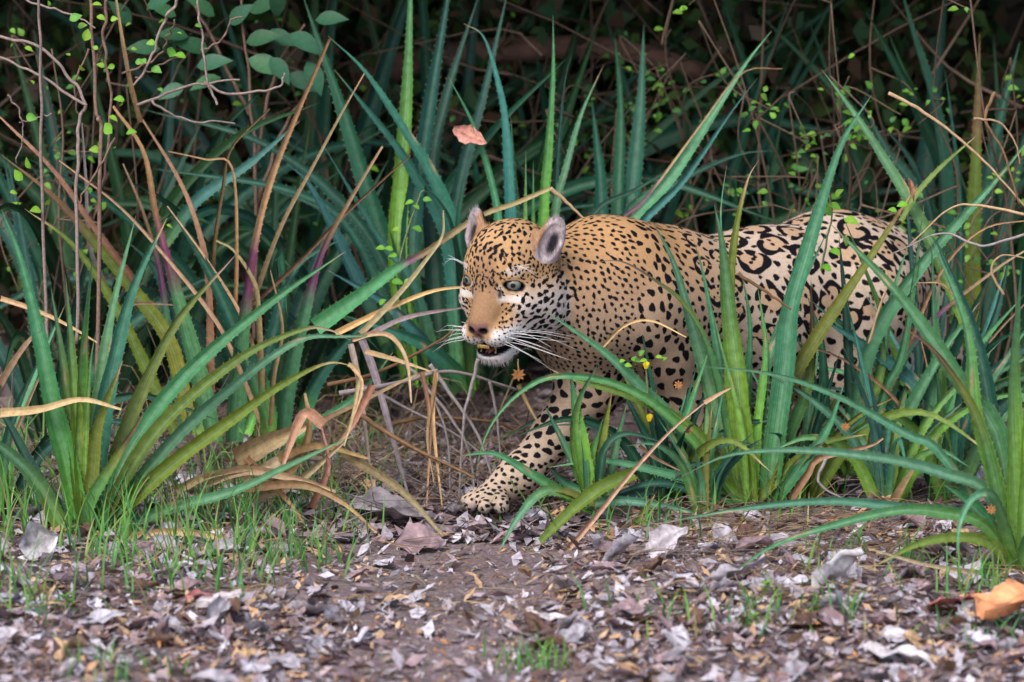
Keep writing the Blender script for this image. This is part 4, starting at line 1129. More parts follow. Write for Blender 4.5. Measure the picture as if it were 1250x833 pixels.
def stem_part(par, base, pts, w0, w1, col, name='stem'):
    mb = MB(); tube(mb, pts, w0 / 960.0, w1 / 960.0, col, 5, max(8, len(pts) * 5)); link(name, mb.mesh(name, M_TWIG, base), par)
def jag_path(px, Yb, Yt, wob=0.006):
    q = spline(px, len(px) * 4); s = np.linspace(0, 1, len(q))
    return np.array([P(a[0], a[1], Yb + (Yt - Yb) * k) for a, k in zip(q, s)]) + TR.normal(0, wob, (len(q), 3)) * 0.35

# twining shrub with bright little leaves (top left)
YS = 0.12; bS = np.array([P(110, 520, YS)[0], YS, 0.0])
shrub = empty('twining_shrub', bS); tag(shrub, 'thin stemmed shrub with bright lime round leaves twining above the half dried rosette', 'shrub')
GT = (0.26, 0.20, 0.18); GB = (0.20, 0.13, 0.10)
for px, w0, w1, c in [
    ([(60, 560), (53, 279), (50, 100), (46, -20)], 5, 3.5, GT), ([(118, 560), (122, 188), (118, 134), (111, 13), (108, -20)], 6, 4, GB),
    ([(94, 420), (94, 215), (97, 151), (104, 129), (87, 97), (50, 59), (-10, 42)], 5, 4, GT), ([(104, 129), (50, 94), (-10, 66)], 4, 3, GT),
    ([(168, 129), (235, 104), (292, 97)], 4, 2.5, GT), ([(249, 101), (276, 114), (336, 108), (348, 90)], 4, 2.5, GT),
    ([(186, 123), (218, 144), (286, 151)], 3.5, 2, GT), ([(265, 128), (252, 97), (245, 34), (240, -10)], 3.5, 3, GT), ([(222, -10), (198, 34), (183, 74), (165, 105)], 4, 3, GT),
    ([(30, 0), (80, 16), (115, 34)], 3, 2, GT), ([(243, 62), (270, 50), (283, 24), (296, 22)], 3, 2, GB), ([(130, 0), (128, 60), (135, 120), (130, 190), (118, 260)], 4, 3, GB),
    ([(10, 115), (25, 140), (28, 170), (18, 200)], 2.5, 1.5, GT), ([(140, 170), (115, 215), (95, 250)], 3, 2, GB), ([(150, 90), (190, 72), (205, 45), (215, 25)], 3, 2, GB),
    ([(165, 95), (195, 80), (220, 68)], 2.5, 2, GB), ([(108, 60), (92, 105), (98, 150)], 3, 2, GB), ([(62, 140), (40, 145), (22, 150)], 2, 1.5, GT)]:
    stem_part(shrub, bS, jag_path(px, YS + TR.uniform(-0.03, 0.12), YS + TR.uniform(-0.05, 0.1)), w0, w1, c)
for x, y, s in [(207, 70, 1.0), (227, 70, 1.0), (85, 25, 0.9), (137, 163, 1.0), (103, 50, .8), (118, 20, .8), (112, 6, .9), (135, 24, .7), (185, 83, .9), (190, 52, .6), (150, 128, .8), (152, 122, .7),
                (154, 163, .8), (135, 182, .7), (133, 142, .7), (165, 76, .6), (104, 86, .7), (30, 58, .7), (36, 98, .6), (32, 142, .8), (38, 206, .9), (28, 220, .9), (50, 257, .9), (60, 250, .8), (122, 183, .7),
                (110, 236, .7), (60, 8, .5), (238, 32, .5), (216, 40, .5), (140, 80, .6), (128, 82, .6), (193, 108, .6), (120, 60, .6), (20, 250, .7), (12, 235, .6), (203, 275, .5), (95, 33, .6), (178, 77, .6), (86, 68, .4), (160, 60, .5)]:
    p = P(x, y, YS + TR.uniform(-0.1, 0.05)); a = TR.uniform(-0.5, 3.6)
    place('leaf', BRIGHT[TR.integers(0, 3)], p, [math.cos(a), TR.normal(-0.2, 0.4), math.sin(a) * 0.6 - 0.1], [TR.normal(0, 0.7), -0.6, TR.uniform(0.1, 1.0)], shrub, bS, s * TR.uniform(0.7, 1.05))
# small green sprigs in front of the blue rosette, and herbs among the litter
def sprig(label, stem_px, Y, leaves, col=(0.16, 0.22, 0.10), name='green_sprig', cat='sprig', meshes=BRIGHT):
    b = P(*stem_px[0], Y); o = empty(name, b); tag(o, label, cat)
    stem_part(o, b, jag_path(stem_px, Y, Y - 0.02, 0.002), 3, 1.5, col)
    for x, y, s in leaves:
        a = TR.uniform(-0.4, 3.5)
        place('leaf', meshes[TR.integers(0, len(meshes))], P(x, y, Y - 0.015), [math.cos(a), -0.3, math.sin(a) * 0.5], [TR.normal(0, .4), -0.7, 0.8], o, b, s)
sprig('bright sprig with paired leaves in front of the tall blue green rosette', [(485, 330), (495, 290), (512, 240), (518, 232)], 0.35, [(505, 246, .6), (516, 244, .6), (512, 255, .5), (480, 305, .6), (515, 282, .7), (488, 280, .5), (470, 303, .6), (485, 312, .6), (478, 344, .8), (493, 345, .6), (463, 372, .6)])
sprig('leafy green vine shoot climbing above the jaguar back', [(1003, 330), (1010, 290), (1016, 262), (1012, 240)], -0.08, [(1016, 262, .9), (1030, 268, 1.0), (1012, 250, .8), (1020, 240, .7), (1034, 300, .8), (1026, 310, .8), (1015, 330, .8), (1108, 250, .7), (1095, 258, .6)])
sprig('feathery herb with a yellow flower beside the jaguar elbow', [(790, 480), (788, 450), (775, 435)], -0.12, [(770, 438, .6), (780, 434, .5), (800, 436, .5), (762, 446, .5), (790, 440, .5), (756, 442, .4), (775, 446, .5), (808, 440, .4)], name='flowering_herb', cat='herb')
herb = bpy.data.objects['flowering_herb']
M_PETAL = vcol_mat('petal', 0.5, 0.3, 0.15, 80, 0.1, trans=0.3)
pet = leaf_mesh('petal', 0.018, 0.012, (0.70, 0.55, 0.02), M_PETAL, 0.4, 4)
bh = np.array(herb.location)
for x, y in ((789, 441), (793, 505)):
    for k in range(3): place('petal', pet, P(x, y, -0.14), [0.2 * (k - 1), -0.3, -1], [0.3 * k, -1, 0], herb, bh, 1.1)
# round-leaved shrub in the shade at the back
YR = 1.0; bR = np.array([P(300, 330, YR)[0], YR, 0.0])
rs = empty('broad_leaved_shrub', bR); tag(rs, 'shaded shrub with large oval teal leaves above the half dried rosette', 'shrub')
for px in ([(310, 420), (312, 200), (300, 60), (290, -30)], [(312, 200), (335, 90), (372, 30)], [(305, 140), (270, 70), (240, 10)], [(312, 260), (345, 160), (390, 90)]):
    stem_part(rs, bR, jag_path(px, YR + 0.05, YR - 0.05), 6, 3, GB)
for x, y, a, s in [(255, 62, 2.6, 1.0), (300, 52, 0.5, 1.0), (322, 42, -0.2, 1.0), (303, 72, -0.35, 1.1), (352, 42, -0.5, 1.1), (240, 82, 0.5, 1.0), (330, 70, -1.0, .9), (280, 30, 1.0, .9), (340, 20, 1.6, 1.0), (262, 20, 2.2, .9), (230, 45, 2.8, .9),
                   (305, 15, .7, 1.0), (375, 75, -1.2, 1.0), (270, 95, 3.4, .9), (215, 20, 2.4, .8), (385, 25, .3, .9), (225, 105, 3.6, .8), (352, 90, -.6, .9), (195, 60, 2.9, .9), (160, 30, 2.0, .9), (180, 10, .8, .9)]:
    place('leaf', OVATE[TR.integers(0, 3)], P(x, y, YR - 0.1 + TR.uniform(-.1, .1)), [math.cos(a), -0.35, math.sin(a) * 0.7], [TR.normal(0, .3), -0.75, 0.7], rs, bR, s * 1.05)

# twiggy bushes with small round leaves behind the back
def twiggy(px, py, Y, spread, n, nl, label, seed, dim=True):
    r = np.random.default_rng(seed); b = P(px, py, Y); b[2] = ground_z(b[0], Y); o = empty('twiggy_bush', b)
    tag(o, label, 'bush', 'twiggy bushes in the shade')
    tips = []
    for i in range(n):
        top = P(px + r.normal(0, spread), py - r.uniform(60, 420), Y + r.uniform(-0.2, 0.2))
        p = [b + np.array([r.normal(0, 0.06), r.normal(0, .05), 0])]
        for k in range(1, 5): p.append(p[0] * (1 - k / 4) + top * k / 4 + r.normal(0, 0.05, 3) * (1 if k < 4 else 0.4))
        stem_part(o, b, np.array(p), r.uniform(4, 7), 2.2, np.array((0.11, 0.078, 0.058)) * r.uniform(0.5, 1.2), 'branch')
        for k in range(3):
            j = r.integers(2, 5); q0 = p[j]; q1 = q0 + np.array([r.normal(0, .11), r.normal(0, .08), r.normal(-.02, .10)]); q2 = q1 + np.array([r.normal(0, .1), r.normal(0, .05), r.normal(-.04, .07)])
            stem_part(o, b, np.array([q0, q1, q2]), 2.8, 1.4, np.array((0.13, 0.09, 0.066)) * r.uniform(0.5, 1.2), 'twig'); tips += [q1, q2, (q0 + q1) / 2, (q1 + q2) / 2]
    for i in range(nl):
        q = tips[r.integers(0, len(tips))] + r.normal(0, 0.02, 3); a = r.uniform(0, 6.28)
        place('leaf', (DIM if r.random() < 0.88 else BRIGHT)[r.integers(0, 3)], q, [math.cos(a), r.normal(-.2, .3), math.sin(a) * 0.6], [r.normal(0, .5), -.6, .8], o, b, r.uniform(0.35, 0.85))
twiggy(985, 330, 0.95, 60, 6, 110, 'twiggy bush with small round leaves tangled right above the jaguar back', 3)
twiggy(1060, 330, 1.25, 70, 6, 100, 'twiggy bush behind the crossing green leaf tips', 4)
twiggy(880, 330, 1.35, 70, 6, 80, 'twiggy bush behind the long leaf pair leaning over the shoulder', 5)
twiggy(1200, 330, 0.85, 45, 5, 60, 'twiggy bush among the tall dark leaves behind the rump', 6)
twiggy(720, 330, 1.9, 80, 5, 60, 'dim twiggy bush behind the slim upright rosette', 7)
twiggy(450, 350, 1.7, 80, 8, 40, 'dim twiggy bush behind the tall blue green rosette', 8)
twiggy(80, 380, 0.9, 60, 6, 70, 'twiggy bush behind the twining shrub', 9)
twiggy(230, 380, 1.7, 80, 8, 40, 'dim twiggy bush behind the round-leaved shrub', 10)

# trees: trunks in the shade, unseen crowns added overhead to block skylight
M_BARK = vcol_mat('tree_bark', 0.9, 0.1, 0.45, 14, 0.8)
M_CROWN = vcol_mat('tree_foliage', 0.55, 0.25, 0.0, 40, 0.0, trans=0.2)
def cloud(r, cen, rad, n, size, cols, clumps=40):
    cc = r.normal(0, 1, (clumps, 3)); cc /= np.linalg.norm(cc, axis=1, keepdims=True); cc *= r.uniform(0.2, 1, (clumps, 1)) ** 0.5
    k = r.integers(0, clumps, n); p = cen + (cc[k] + r.normal(0, 0.16, (n, 3))) * rad
    d = r.normal(0, 1, (n, 3)); d[:, 2] -= 0.3; d /= np.linalg.norm(d, axis=1, keepdims=True)
    s = np.cross(d, r.normal(0, 1, (n, 3)) + [0, 0, 1.2]); s /= np.linalg.norm(s, axis=1, keepdims=True); nn = np.cross(s, d)
    L = size * r.uniform(0.6, 1.4, (n, 1)); W = L * 0.28
    v = np.stack([p, p + d * L * 0.45 + s * W + nn * W * 0.3, p + d * L, p + d * L * 0.45 - s * W + nn * W * 0.3], 1).reshape(-1, 3)
    f = np.arange(4 * n).reshape(-1, 4)
    c = np.array(cols)[r.integers(0, len(cols), n)] * r.uniform(0.7, 1.3, (n, 1))
    return v, f, np.repeat(c, 4, 0)
GC = [(0.06, 0.13, 0.035), (0.04, 0.105, 0.04), (0.08, 0.14, 0.035), (0.045, 0.11, 0.055)]
def tree(px, Y, h, tr, shade_crown, label, seed, lean=(0, 0)):
    r = np.random.default_rng(seed); x = P(px, 300, Y)[0]; b = np.array([x, Y, 0.0]); o = empty('tree', b); tag(o, label, 'tree', 'trees over the thicket')
    mb = MB(); top = b + np.array([lean[0], lean[1], h])
    tube(mb, [b - [0, 0, 0.1], b * 0.7 + top * 0.3 + r.normal(0, .05, 3), b * 0.35 + top * 0.65 + r.normal(0, .06, 3), top], tr, tr * 0.5, (0.13, 0.105, 0.095), 12, 20)
    for k in range(5):
        t = r.uniform(0.45, 0.9); q = b * (1 - t) + top * t; e = q + np.array([r.normal(0, .7), r.normal(-.3, .5), r.uniform(.3, .9)])
        tube(mb, [q, (q + e) / 2 + r.normal(0, .08, 3), e], tr * 0.35, 0.012, (0.13, 0.105, 0.095), 7, 8)
    link('trunk', mb.mesh('trunk', M_BARK, b), o)
    for k, (cen, rad, n) in enumerate(shade_crown):
        v, f_, c = cloud(r, np.array(cen, float), np.array(rad), n, 0.15, GC)
        link('shade_crown', mesh_np('shade_crown', v - b, f_, M_CROWN, False, {'Col': ('FLOAT_COLOR', c)}), o)
tree(865, 3.0, 3.2, 0.10, [((0.9, 1.9, 2.05), (1.5, 1.2, 0.55), 9500)], 'grey trunked tree behind the twiggy bushes', 1, (0.1, -0.4))
tree(640, 3.6, 3.4, 0.08, [((-0.4, 2.0, 2.1), (1.5, 1.3, 0.6), 9500)], 'slim dark tree behind the jaguar head', 2, (-0.2, -0.5))
tree(250, 3.2, 3.2, 0.09, [((-1.9, 1.8, 2.05), (1.5, 1.2, 0.55), 9500)], 'dark tree behind the round-leaved shrub', 3, (-0.1, -0.5))
tree(1210, 3.4, 3.2, 0.09, [((2.4, 1.8, 2.05), (1.5, 1.2, 0.55), 9500)], 'dark tree behind the tall broad-leaved rosette', 4, (0.2, -0.4))
# leaning dead limb behind the upright leaves
lb = P(560, 75, 2.2); limb_o = empty('leaning_limb', lb); tag(limb_o, 'reddish brown dead limb lying across behind the upright leaves', 'branch')
mb = MB(); tube(mb, [P(430, 95, 2.2), P(540, 72, 2.2), P(640, 60, 2.15), P(760, 62, 2.1), P(860, 90, 2.1)], 0.05, 0.03, (0.14, 0.08, 0.062), 9, 18)
link('limb', mb.mesh('limb', M_BARK, lb), limb_o)
# far undergrowth nobody could count
r = np.random.default_rng(77); vs, fs_, cs = [], [], []; n0 = 0
for (cen, rad, n, sz) in [((0, 3.6, 0.8), (4.2, 0.8, 0.9), 26000, 0.10), ((0, 4.8, 1.6), (7.0, 0.9, 1.7), 26000, 0.15), ((0, 2.4, 0.55), (3.2, 0.5, 0.6), 16000, 0.075), ((0, 7.0, 2.5), (12, 1.2, 3.0), 22000, 0.25)]:
    v, f_, c = cloud(r, np.array(cen, float), np.array(rad), n, sz, GC + [(0.10, 0.06, 0.035), (0.09, 0.07, 0.05)], 220)
    vs.append(v); fs_.append(f_ + n0); cs.append(c); n0 += len(v)
und = link('undergrowth', mesh_np('undergrowth', np.concatenate(vs), np.concatenate(fs_), M_CROWN, False, {'Col': ('FLOAT_COLOR', np.concatenate(cs))}))
tag(und, 'dark mass of small leaves deep in the forest', 'undergrowth', kind='stuff')
mb = MB()
for i in range(230):
    px, py, Y = r.uniform(-60, 1310), r.uniform(-40, 380), r.uniform(1.4, 2.8)
    a = P(px, py, Y); d = np.array([r.normal(0, .22), r.normal(0, .1), r.normal(0.02, .2)])
    tube(mb, [a, a + d + r.normal(0, .04, 3), a + d * 2 + r.normal(0, .06, 3)], r.uniform(0.002, 0.007), 0.0015, np.array((0.12, 0.085, 0.065)) * r.uniform(0.4, 1.2), 4, 7)
tw = link('background_twigs', mb.mesh('background_twigs', M_TWIG)); tag(tw, 'tangle of fine bare twigs in the shade of the thicket', 'twigs', kind='stuff')
# ------------------------------------------------------------------ fallen leaves, straw, stalks and grass
M_LIT = vcol_mat('dead_leaf', 0.8, 0.15, 0.45, 75, 0.8)
LR = np.random.default_rng(91)
def dead_leaf(seed, L, W, col, curl):
    r = np.random.default_rng(seed); n, m = (10, 6); sd = seed * 3.7
    v = []; c = []
    ph = r.uniform(0, 6.28, 4); col = np.array(col)
    for i in range(n + 1):
        t = i / n; w = W * 0.5 * (math.sin(math.pi * min(1, t * 0.96 + 0.03) ** r.uniform(0.78, 0.82)) + 0.02)
        for j in range(-m // 2, m // 2 + 1):
            s = j / (m / 2)
            edge = 1 + 0.16 * math.sin(t * 13 + ph[0] + s) * abs(s) + (0.14 * r.normal() if abs(s) == 1 else 0)
            th = s * curl * 1.1; rr = 1 / max(abs(curl), 0.2)
            y = w * edge * math.sin(th) * rr if abs(curl) > 0.2 else w * s * edge
            cr = mnoise.noise(Vector((t * 4 + sd, s * 2.2, sd))) * 0.10 * L + mnoise.noise(Vector((t * 9 + sd, s * 5, 2 + sd))) * 0.05 * L
            z = cr + w * (1 - math.cos(th)) * rr + 0.13 * L * math.sin(t * 3 + ph[1]) * curl + 0.035 * L * math.sin(t * 9 + s * 3 + ph[2])
            v.append(((t - 0.5) * L, y, z)); c.append(col * (0.6 if j == 0 else 1) * (1 + 0.5 * mnoise.noise(Vector((t * 5 + sd, s * 3, 7 + sd)))) * r.uniform(0.85, 1.15))
    k = m + 1
    f = [(i * k + j, i * k + j + 1, (i + 1) * k + j + 1, (i + 1) * k + j) for i in range(n) for j in range(m)]
    mb = MB(); mb.add(v, f, np.array(c)); return mb.mesh('fallen_leaf', M_LIT)
CLS = {'pale': ((0.50, 0.47, 0.53), 'pale silvery dead leaf'), 'grey': ((0.30, 0.275, 0.31), 'dull grey dead leaf'),
       'mauve': ((0.235, 0.165, 0.18), 'mauve brown dead leaf'), 'brown': ((0.125, 0.072, 0.055), 'dark brown dead leaf'),
       'tan': ((0.44, 0.29, 0.17), 'tan dead leaf')}
MESHES = {k: [dead_leaf(100 + 7 * i + 31 * j, 0.085, 0.052, c[0], (0.3, 0.9, -0.8, 1.4, 0.6, -1.2)[i]) for i in range(6)] for j, (k, c) in enumerate(CLS.items())}
def drop(me, x, y, L, label, cat='dead leaf', group=None, lift=0.0, tilt=0.35, yaw=None):
    o = bpy.data.objects.new('fallen_leaf', me); COL.objects.link(o)
    o.location = (x, y, ground_z(x, y) + 0.008 + lift); o.rotation_euler = (LR.normal(0, tilt), LR.normal(0, tilt), LR.uniform(0, 6.28) if yaw is None else yaw)
    s = L / 0.085; o.scale = (s, s * LR.uniform(0.75, 1.15), s); tag(o, label, cat, group); return o
keys = list(CLS); cnt = 0
PROT = [(bA[0], bA[1])]
while cnt < 285:
    px, py = LR.uniform(-15, 1265), LR.uniform(585, 842)
    if py < 640 and LR.random() < 0.35: continue
    path = math.exp(-((px - 560) / 170) ** 2) * (py > 650)
    if LR.random() < path * 0.8: continue
    p = G(px, py)
    k = LR.choice(keys, p=[0.24, 0.26, 0.24, 0.15, 0.11])
    L = LR.choice([LR.uniform(0.035, 0.06), LR.uniform(0.06, 0.10), LR.uniform(0.09, 0.125)], p=[0.28, 0.47, 0.25])
    zone = ('at the foot of the free standing rosette' if px < 190 else 'among the short grass blades' if px < 430 else 'on the trodden bare soil before the paw' if px < 700 else 'below the small pale rosette' if px < 880 else 'under the long low arching leaves' if px < 1110 else 'beside the big orange leaf')
    zone = zone if py < 770 else {'at the foot of the free standing rosette': 'on the open path edge below the slate grey leaf', 'among the short grass blades': 'on the open path beyond the grass blades', 'on the trodden bare soil before the paw': 'on the open path near the lone whitish leaf', 'below the small pale rosette': 'on the open path past the lilac leaves', 'under the long low arching leaves': 'on the open path near the bleached leaf', 'beside the big orange leaf': 'on the open path past the big orange leaf'}[zone]
    size = 'small' if L < 0.06 else 'middling' if L < 0.09 else 'large'
    lab = f'{size} {CLS[k][1]} {zone}'
    drop(MESHES[k][LR.integers(0, 6)], p[0], p[1], L, lab, group='fallen leaves in the litter', lift=LR.uniform(0, 0.014)); cnt += 1
def special(px, py, L, W, col, curl, label, seed, yaw=0.3, tilt=0.3, lift=0.02):
    p = G(px, py); o = drop(dead_leaf(seed, 0.085, 0.085 * W / L, col, curl), p[0], p[1], L, label, tilt=tilt, lift=lift, yaw=yaw); return o
special(476, 640, 0.21, 0.15, (0.27, 0.235, 0.25), 0.5, 'large crumpled grey leaf lying across the path in front of the jaguar paw', 1, 0.2, 0.12, 0.02)
special(500, 605, 0.10, 0.07, (0.24, 0.20, 0.21), 1.2, 'curled grey leaf standing up behind the large crumpled grey leaf', 2, 1.2, 0.5, 0.03)
special(760, 690, 0.12, 0.09, (0.46, 0.42, 0.46), 0.7, 'upright pale lilac leaf under the low olive leaf tips', 3, 0.8, 0.6, 0.03)
special(815, 680, 0.12, 0.07, (0.43, 0.39, 0.43), -0.6, 'folded pale lilac leaf next to the tan stalk foot', 4, 0.1, 0.4, 0.03)
special(1022, 722, 0.16, 0.10, (0.58, 0.55, 0.58), 0.8, 'bleached crumpled leaf lying on the brown litter below the arching leaf tips', 5, 0.1, 0.35, 0.03)
special(1162, 748, 0.11, 0.06, (0.40, 0.14, 0.13), 0.4, 'brick red dead leaf lying beside the orange leaf', 6, 0.0, 0.2, 0.02)
special(1238, 770, 0.20, 0.17, (0.62, 0.27, 0.13), 0.6, 'big orange dead leaf at the foot of the large arching rosette', 7, 0.6, 0.5, 0.05)
special(250, 745, 0.09, 0.05, (0.38, 0.13, 0.13), 0.4, 'reddish dead leaf by the grass tufts', 8, 0.3, 0.2, 0.02)
special(268, 752, 0.13, 0.06, (0.50, 0.44, 0.45), 0.3, 'pale pinkish leaf leaning on the reddish leaf by the grass', 9, 0.7, 0.3, 0.03)
special(215, 715, 0.11, 0.06, (0.50, 0.48, 0.52), 0.2, 'flat silvery oval leaf in front of the free standing rosette', 10, -0.3, 0.15, 0.02)
special(48, 685, 0.10, 0.09, (0.42, 0.40, 0.42), 0.9, 'crinkled silvery leaf standing at the foot of the free standing rosette', 11, 0.4, 0.7, 0.04)
special(125, 770, 0.11, 0.06, (0.34, 0.32, 0.36), 0.2, 'slate grey oval leaf lying flat on the path edge', 12, 0.1, 0.1, 0.02)
special(1100, 815, 0.15, 0.06, (0.52, 0.48, 0.50), 0.3, 'long blurred whitish leaf at the near edge of the path', 13, 0.0, 0.15, 0.02)
special(672, 768, 0.11, 0.05, (0.55, 0.50, 0.50), 0.2, 'whitish leaf lying alone in the middle of the path', 14, 0.0, 0.1, 0.02)
special(1150, 690, 0.13, 0.07, (0.30, 0.24, 0.25), 1.0, 'rolled grey leaf under the drooping green tip', 15, 0.2, 0.3, 0.03)
special(905, 715, 0.13, 0.06, (0.40, 0.36, 0.40), 0.5, 'grey lilac leaf propped on the dry stalk bundle', 16, 0.0, 0.3, 0.03)
# leaf caught in the blades behind the head
cp = P(574, 166, 0.55); o = place('caught_leaf', dead_leaf(33, 0.10, 0.05, (0.50, 0.24, 0.19), 0.8), cp, [0.8, -0.2, -0.35], [0.2, -0.9, 0.3]); tag(o, 'pinkish dead leaf caught upright between the blades above the jaguar head', 'dead leaf')
cp = P(1112, 232, -0.1); o = place('caught_leaf', dead_leaf(34, 0.06, 0.022, (0.26, 0.13, 0.08), 1.4), cp, [0.1, -0.1, -0.9], [0.2, -0.9, 0.3]); tag(o, 'shrivelled brown leaf wrapped round the olive leaf tip', 'dead leaf')
# crumbs of leaf too many to count
def crumbs(n, ylo, yhi, s0, s1, pal, pathfade=0.4, xlo=-40, xhi=1290):
    r = LR; V = []; Cc = []
    while len(V) < n:
        px, py = r.uniform(xlo, xhi), r.uniform(ylo, yhi)
        if py > 650 and r.random() < pathfade * math.exp(-((px - 560) / 170) ** 2): continue
        p = G(px, py); V.append(p)
    p = np.array(V); n = len(p); a = r.uniform(0, 6.28, n); ti = r.normal(0, 0.45, (n, 2))
    d = np.stack([np.cos(a), np.sin(a), ti[:, 0]], 1); s = np.stack([-np.sin(a), np.cos(a), ti[:, 1]], 1); up = np.cross(d, s); up /= np.linalg.norm(up, axis=1, keepdims=True)
    L = r.uniform(s0, s1, (n, 1)); W = L * r.uniform(0.25, 0.6, (n, 1)); cu = r.uniform(0.1, 0.6, (n, 1)); c = p + [0, 0, 0.006] + up * r.uniform(0, 0.012, (n, 1))
    v = np.stack([c - d * L, c + s * W + up * W * cu, c + d * L * r.uniform(0.6, 1.2, (n, 1)) + up * L * cu * 0.5, c - s * W + up * W * cu], 1).reshape(-1, 3)
    col = np.array(pal)[r.integers(0, len(pal), n)] * r.uniform(0.7, 1.3, (n, 1))
    return v, np.arange(4 * n).reshape(-1, 4), np.repeat(col, 4, 0)
PAL = [(0.44, 0.41, 0.45), (0.30, 0.27, 0.30), (0.24, 0.17, 0.185), (0.25, 0.18, 0.18), (0.14, 0.085, 0.075), (0.10, 0.07, 0.068), (0.40, 0.27, 0.17), (0.44, 0.27, 0.16), (0.40, 0.37, 0.42), (0.34, 0.30, 0.34), (0.36, 0.27, 0.28)]
V1, F1, C1 = crumbs(7500, 560, 850, 0.008, 0.030, PAL, 0.7)
V2, F2, C2 = crumbs(9000, 640, 860, 0.003, 0.011, PAL + [(0.42, 0.20, 0.08)], 0.1)
V3, F3, C3 = crumbs(2500, 440, 600, 0.01, 0.035, PAL[:6])
V4, F4, C4 = crumbs(1500, 535, 665, 0.012, 0.042, [(0.33, 0.30, 0.34), (0.24, 0.19, 0.21), (0.18, 0.125, 0.125), (0.27, 0.21, 0.22)], 0.0, 370, 700)
o = link('leaf_litter', mesh_np('leaf_litter', np.concatenate([V1, V2, V3, V4]), np.concatenate([F1, F2 + len(V1), F3 + len(V1) + len(V2), F4 + len(V1) + len(V2) + len(V3)]), M_LIT, False, {'Col': ('FLOAT_COLOR', np.concatenate([C1, C2, C3, C4]))}))
tag(o, 'crumbled dead leaf litter covering the path', 'leaf litter', kind='stuff')
# fine straw
mb = MB()
def straw(px, py, L, col, lift=0.02):
    p = G(px, py); a = LR.uniform(0, 6.28) if LR.random() < 0.4 else LR.normal(0.15, 0.5)
    d = np.array([math.cos(a), math.sin(a) * 1.0, 0]) * L
    q = [p + [0, 0, 0.008 + LR.uniform(0, lift)], p + d * 0.5 + LR.normal(0, L * 0.07, 3) + [0, 0, 0.012 + abs(LR.normal(0, lift))], p + d + [0, 0, 0.008 + LR.uniform(0, lift)]]
    tube(mb, q, LR.uniform(0.0008, 0.0022), 0.0006, col, 3, 6)
TANS = [(0.42, 0.29, 0.17), (0.34, 0.22, 0.13), (0.48, 0.36, 0.22), (0.25, 0.17, 0.12), (0.28, 0.24, 0.23), (0.18, 0.10, 0.07)]
for i in range(480):
    px = LR.uniform(-20, 1270); py = LR.uniform(560, 760)
    straw(px, py, LR.uniform(0.05, 0.20), np.array(TANS[LR.integers(0, 6)]) * LR.uniform(0.7, 1.2))
for i in range(260):
    px = LR.normal(400, 110); py = LR.normal(565, 45)
    straw(px, py, LR.uniform(0.08, 0.30), np.array(TANS[LR.integers(0, 6)]) * LR.uniform(0.7, 1.2), 0.05)
for i in range(230):
    px = LR.uniform(760, 1100); py = LR.normal(655, 22)
    straw(px, py, LR.uniform(0.10, 0.30), np.array(TANS[LR.integers(0, 6)]) * LR.uniform(0.6, 1.0), 0.03)
for i in range(500):
    px = LR.uniform(-20, 640); py = LR.uniform(380, 560)
    straw(px, py + 60, LR.uniform(0.08, 0.35), np.array(TANS[LR.integers(0, 6)]) * LR.uniform(0.6, 1.1), 0.12)
for i in range(300):                                     # grey stems tangled in the hollow
    px = LR.uniform(400, 660); py = LR.uniform(520, 640); p = G(px, py); a = LR.uniform(0, 3.14); L = LR.uniform(0.08, 0.3)
    d = np.array([math.cos(a), LR.normal(0, .5), abs(math.sin(a)) * LR.uniform(0, 0.8)]) * L
    tube(mb, [p + [0, 0, .01], p + d * .5 + LR.normal(0, .012, 3) + [0, 0, .012], p + d + [0, 0, .012]], LR.uniform(0.0012, 0.0042), 0.001, np.array([(0.27, 0.235, 0.245), (0.20, 0.15, 0.14), (0.33, 0.25, 0.20), (0.14, 0.10, 0.09)][LR.integers(0, 4)]) * LR.uniform(0.6, 1.2), 4, 6)
o = link('straw_litter', mb.mesh('straw_litter', M_DRY)); tag(o, 'fine dry straw scattered over the leaf litter', 'straw', kind='stuff')

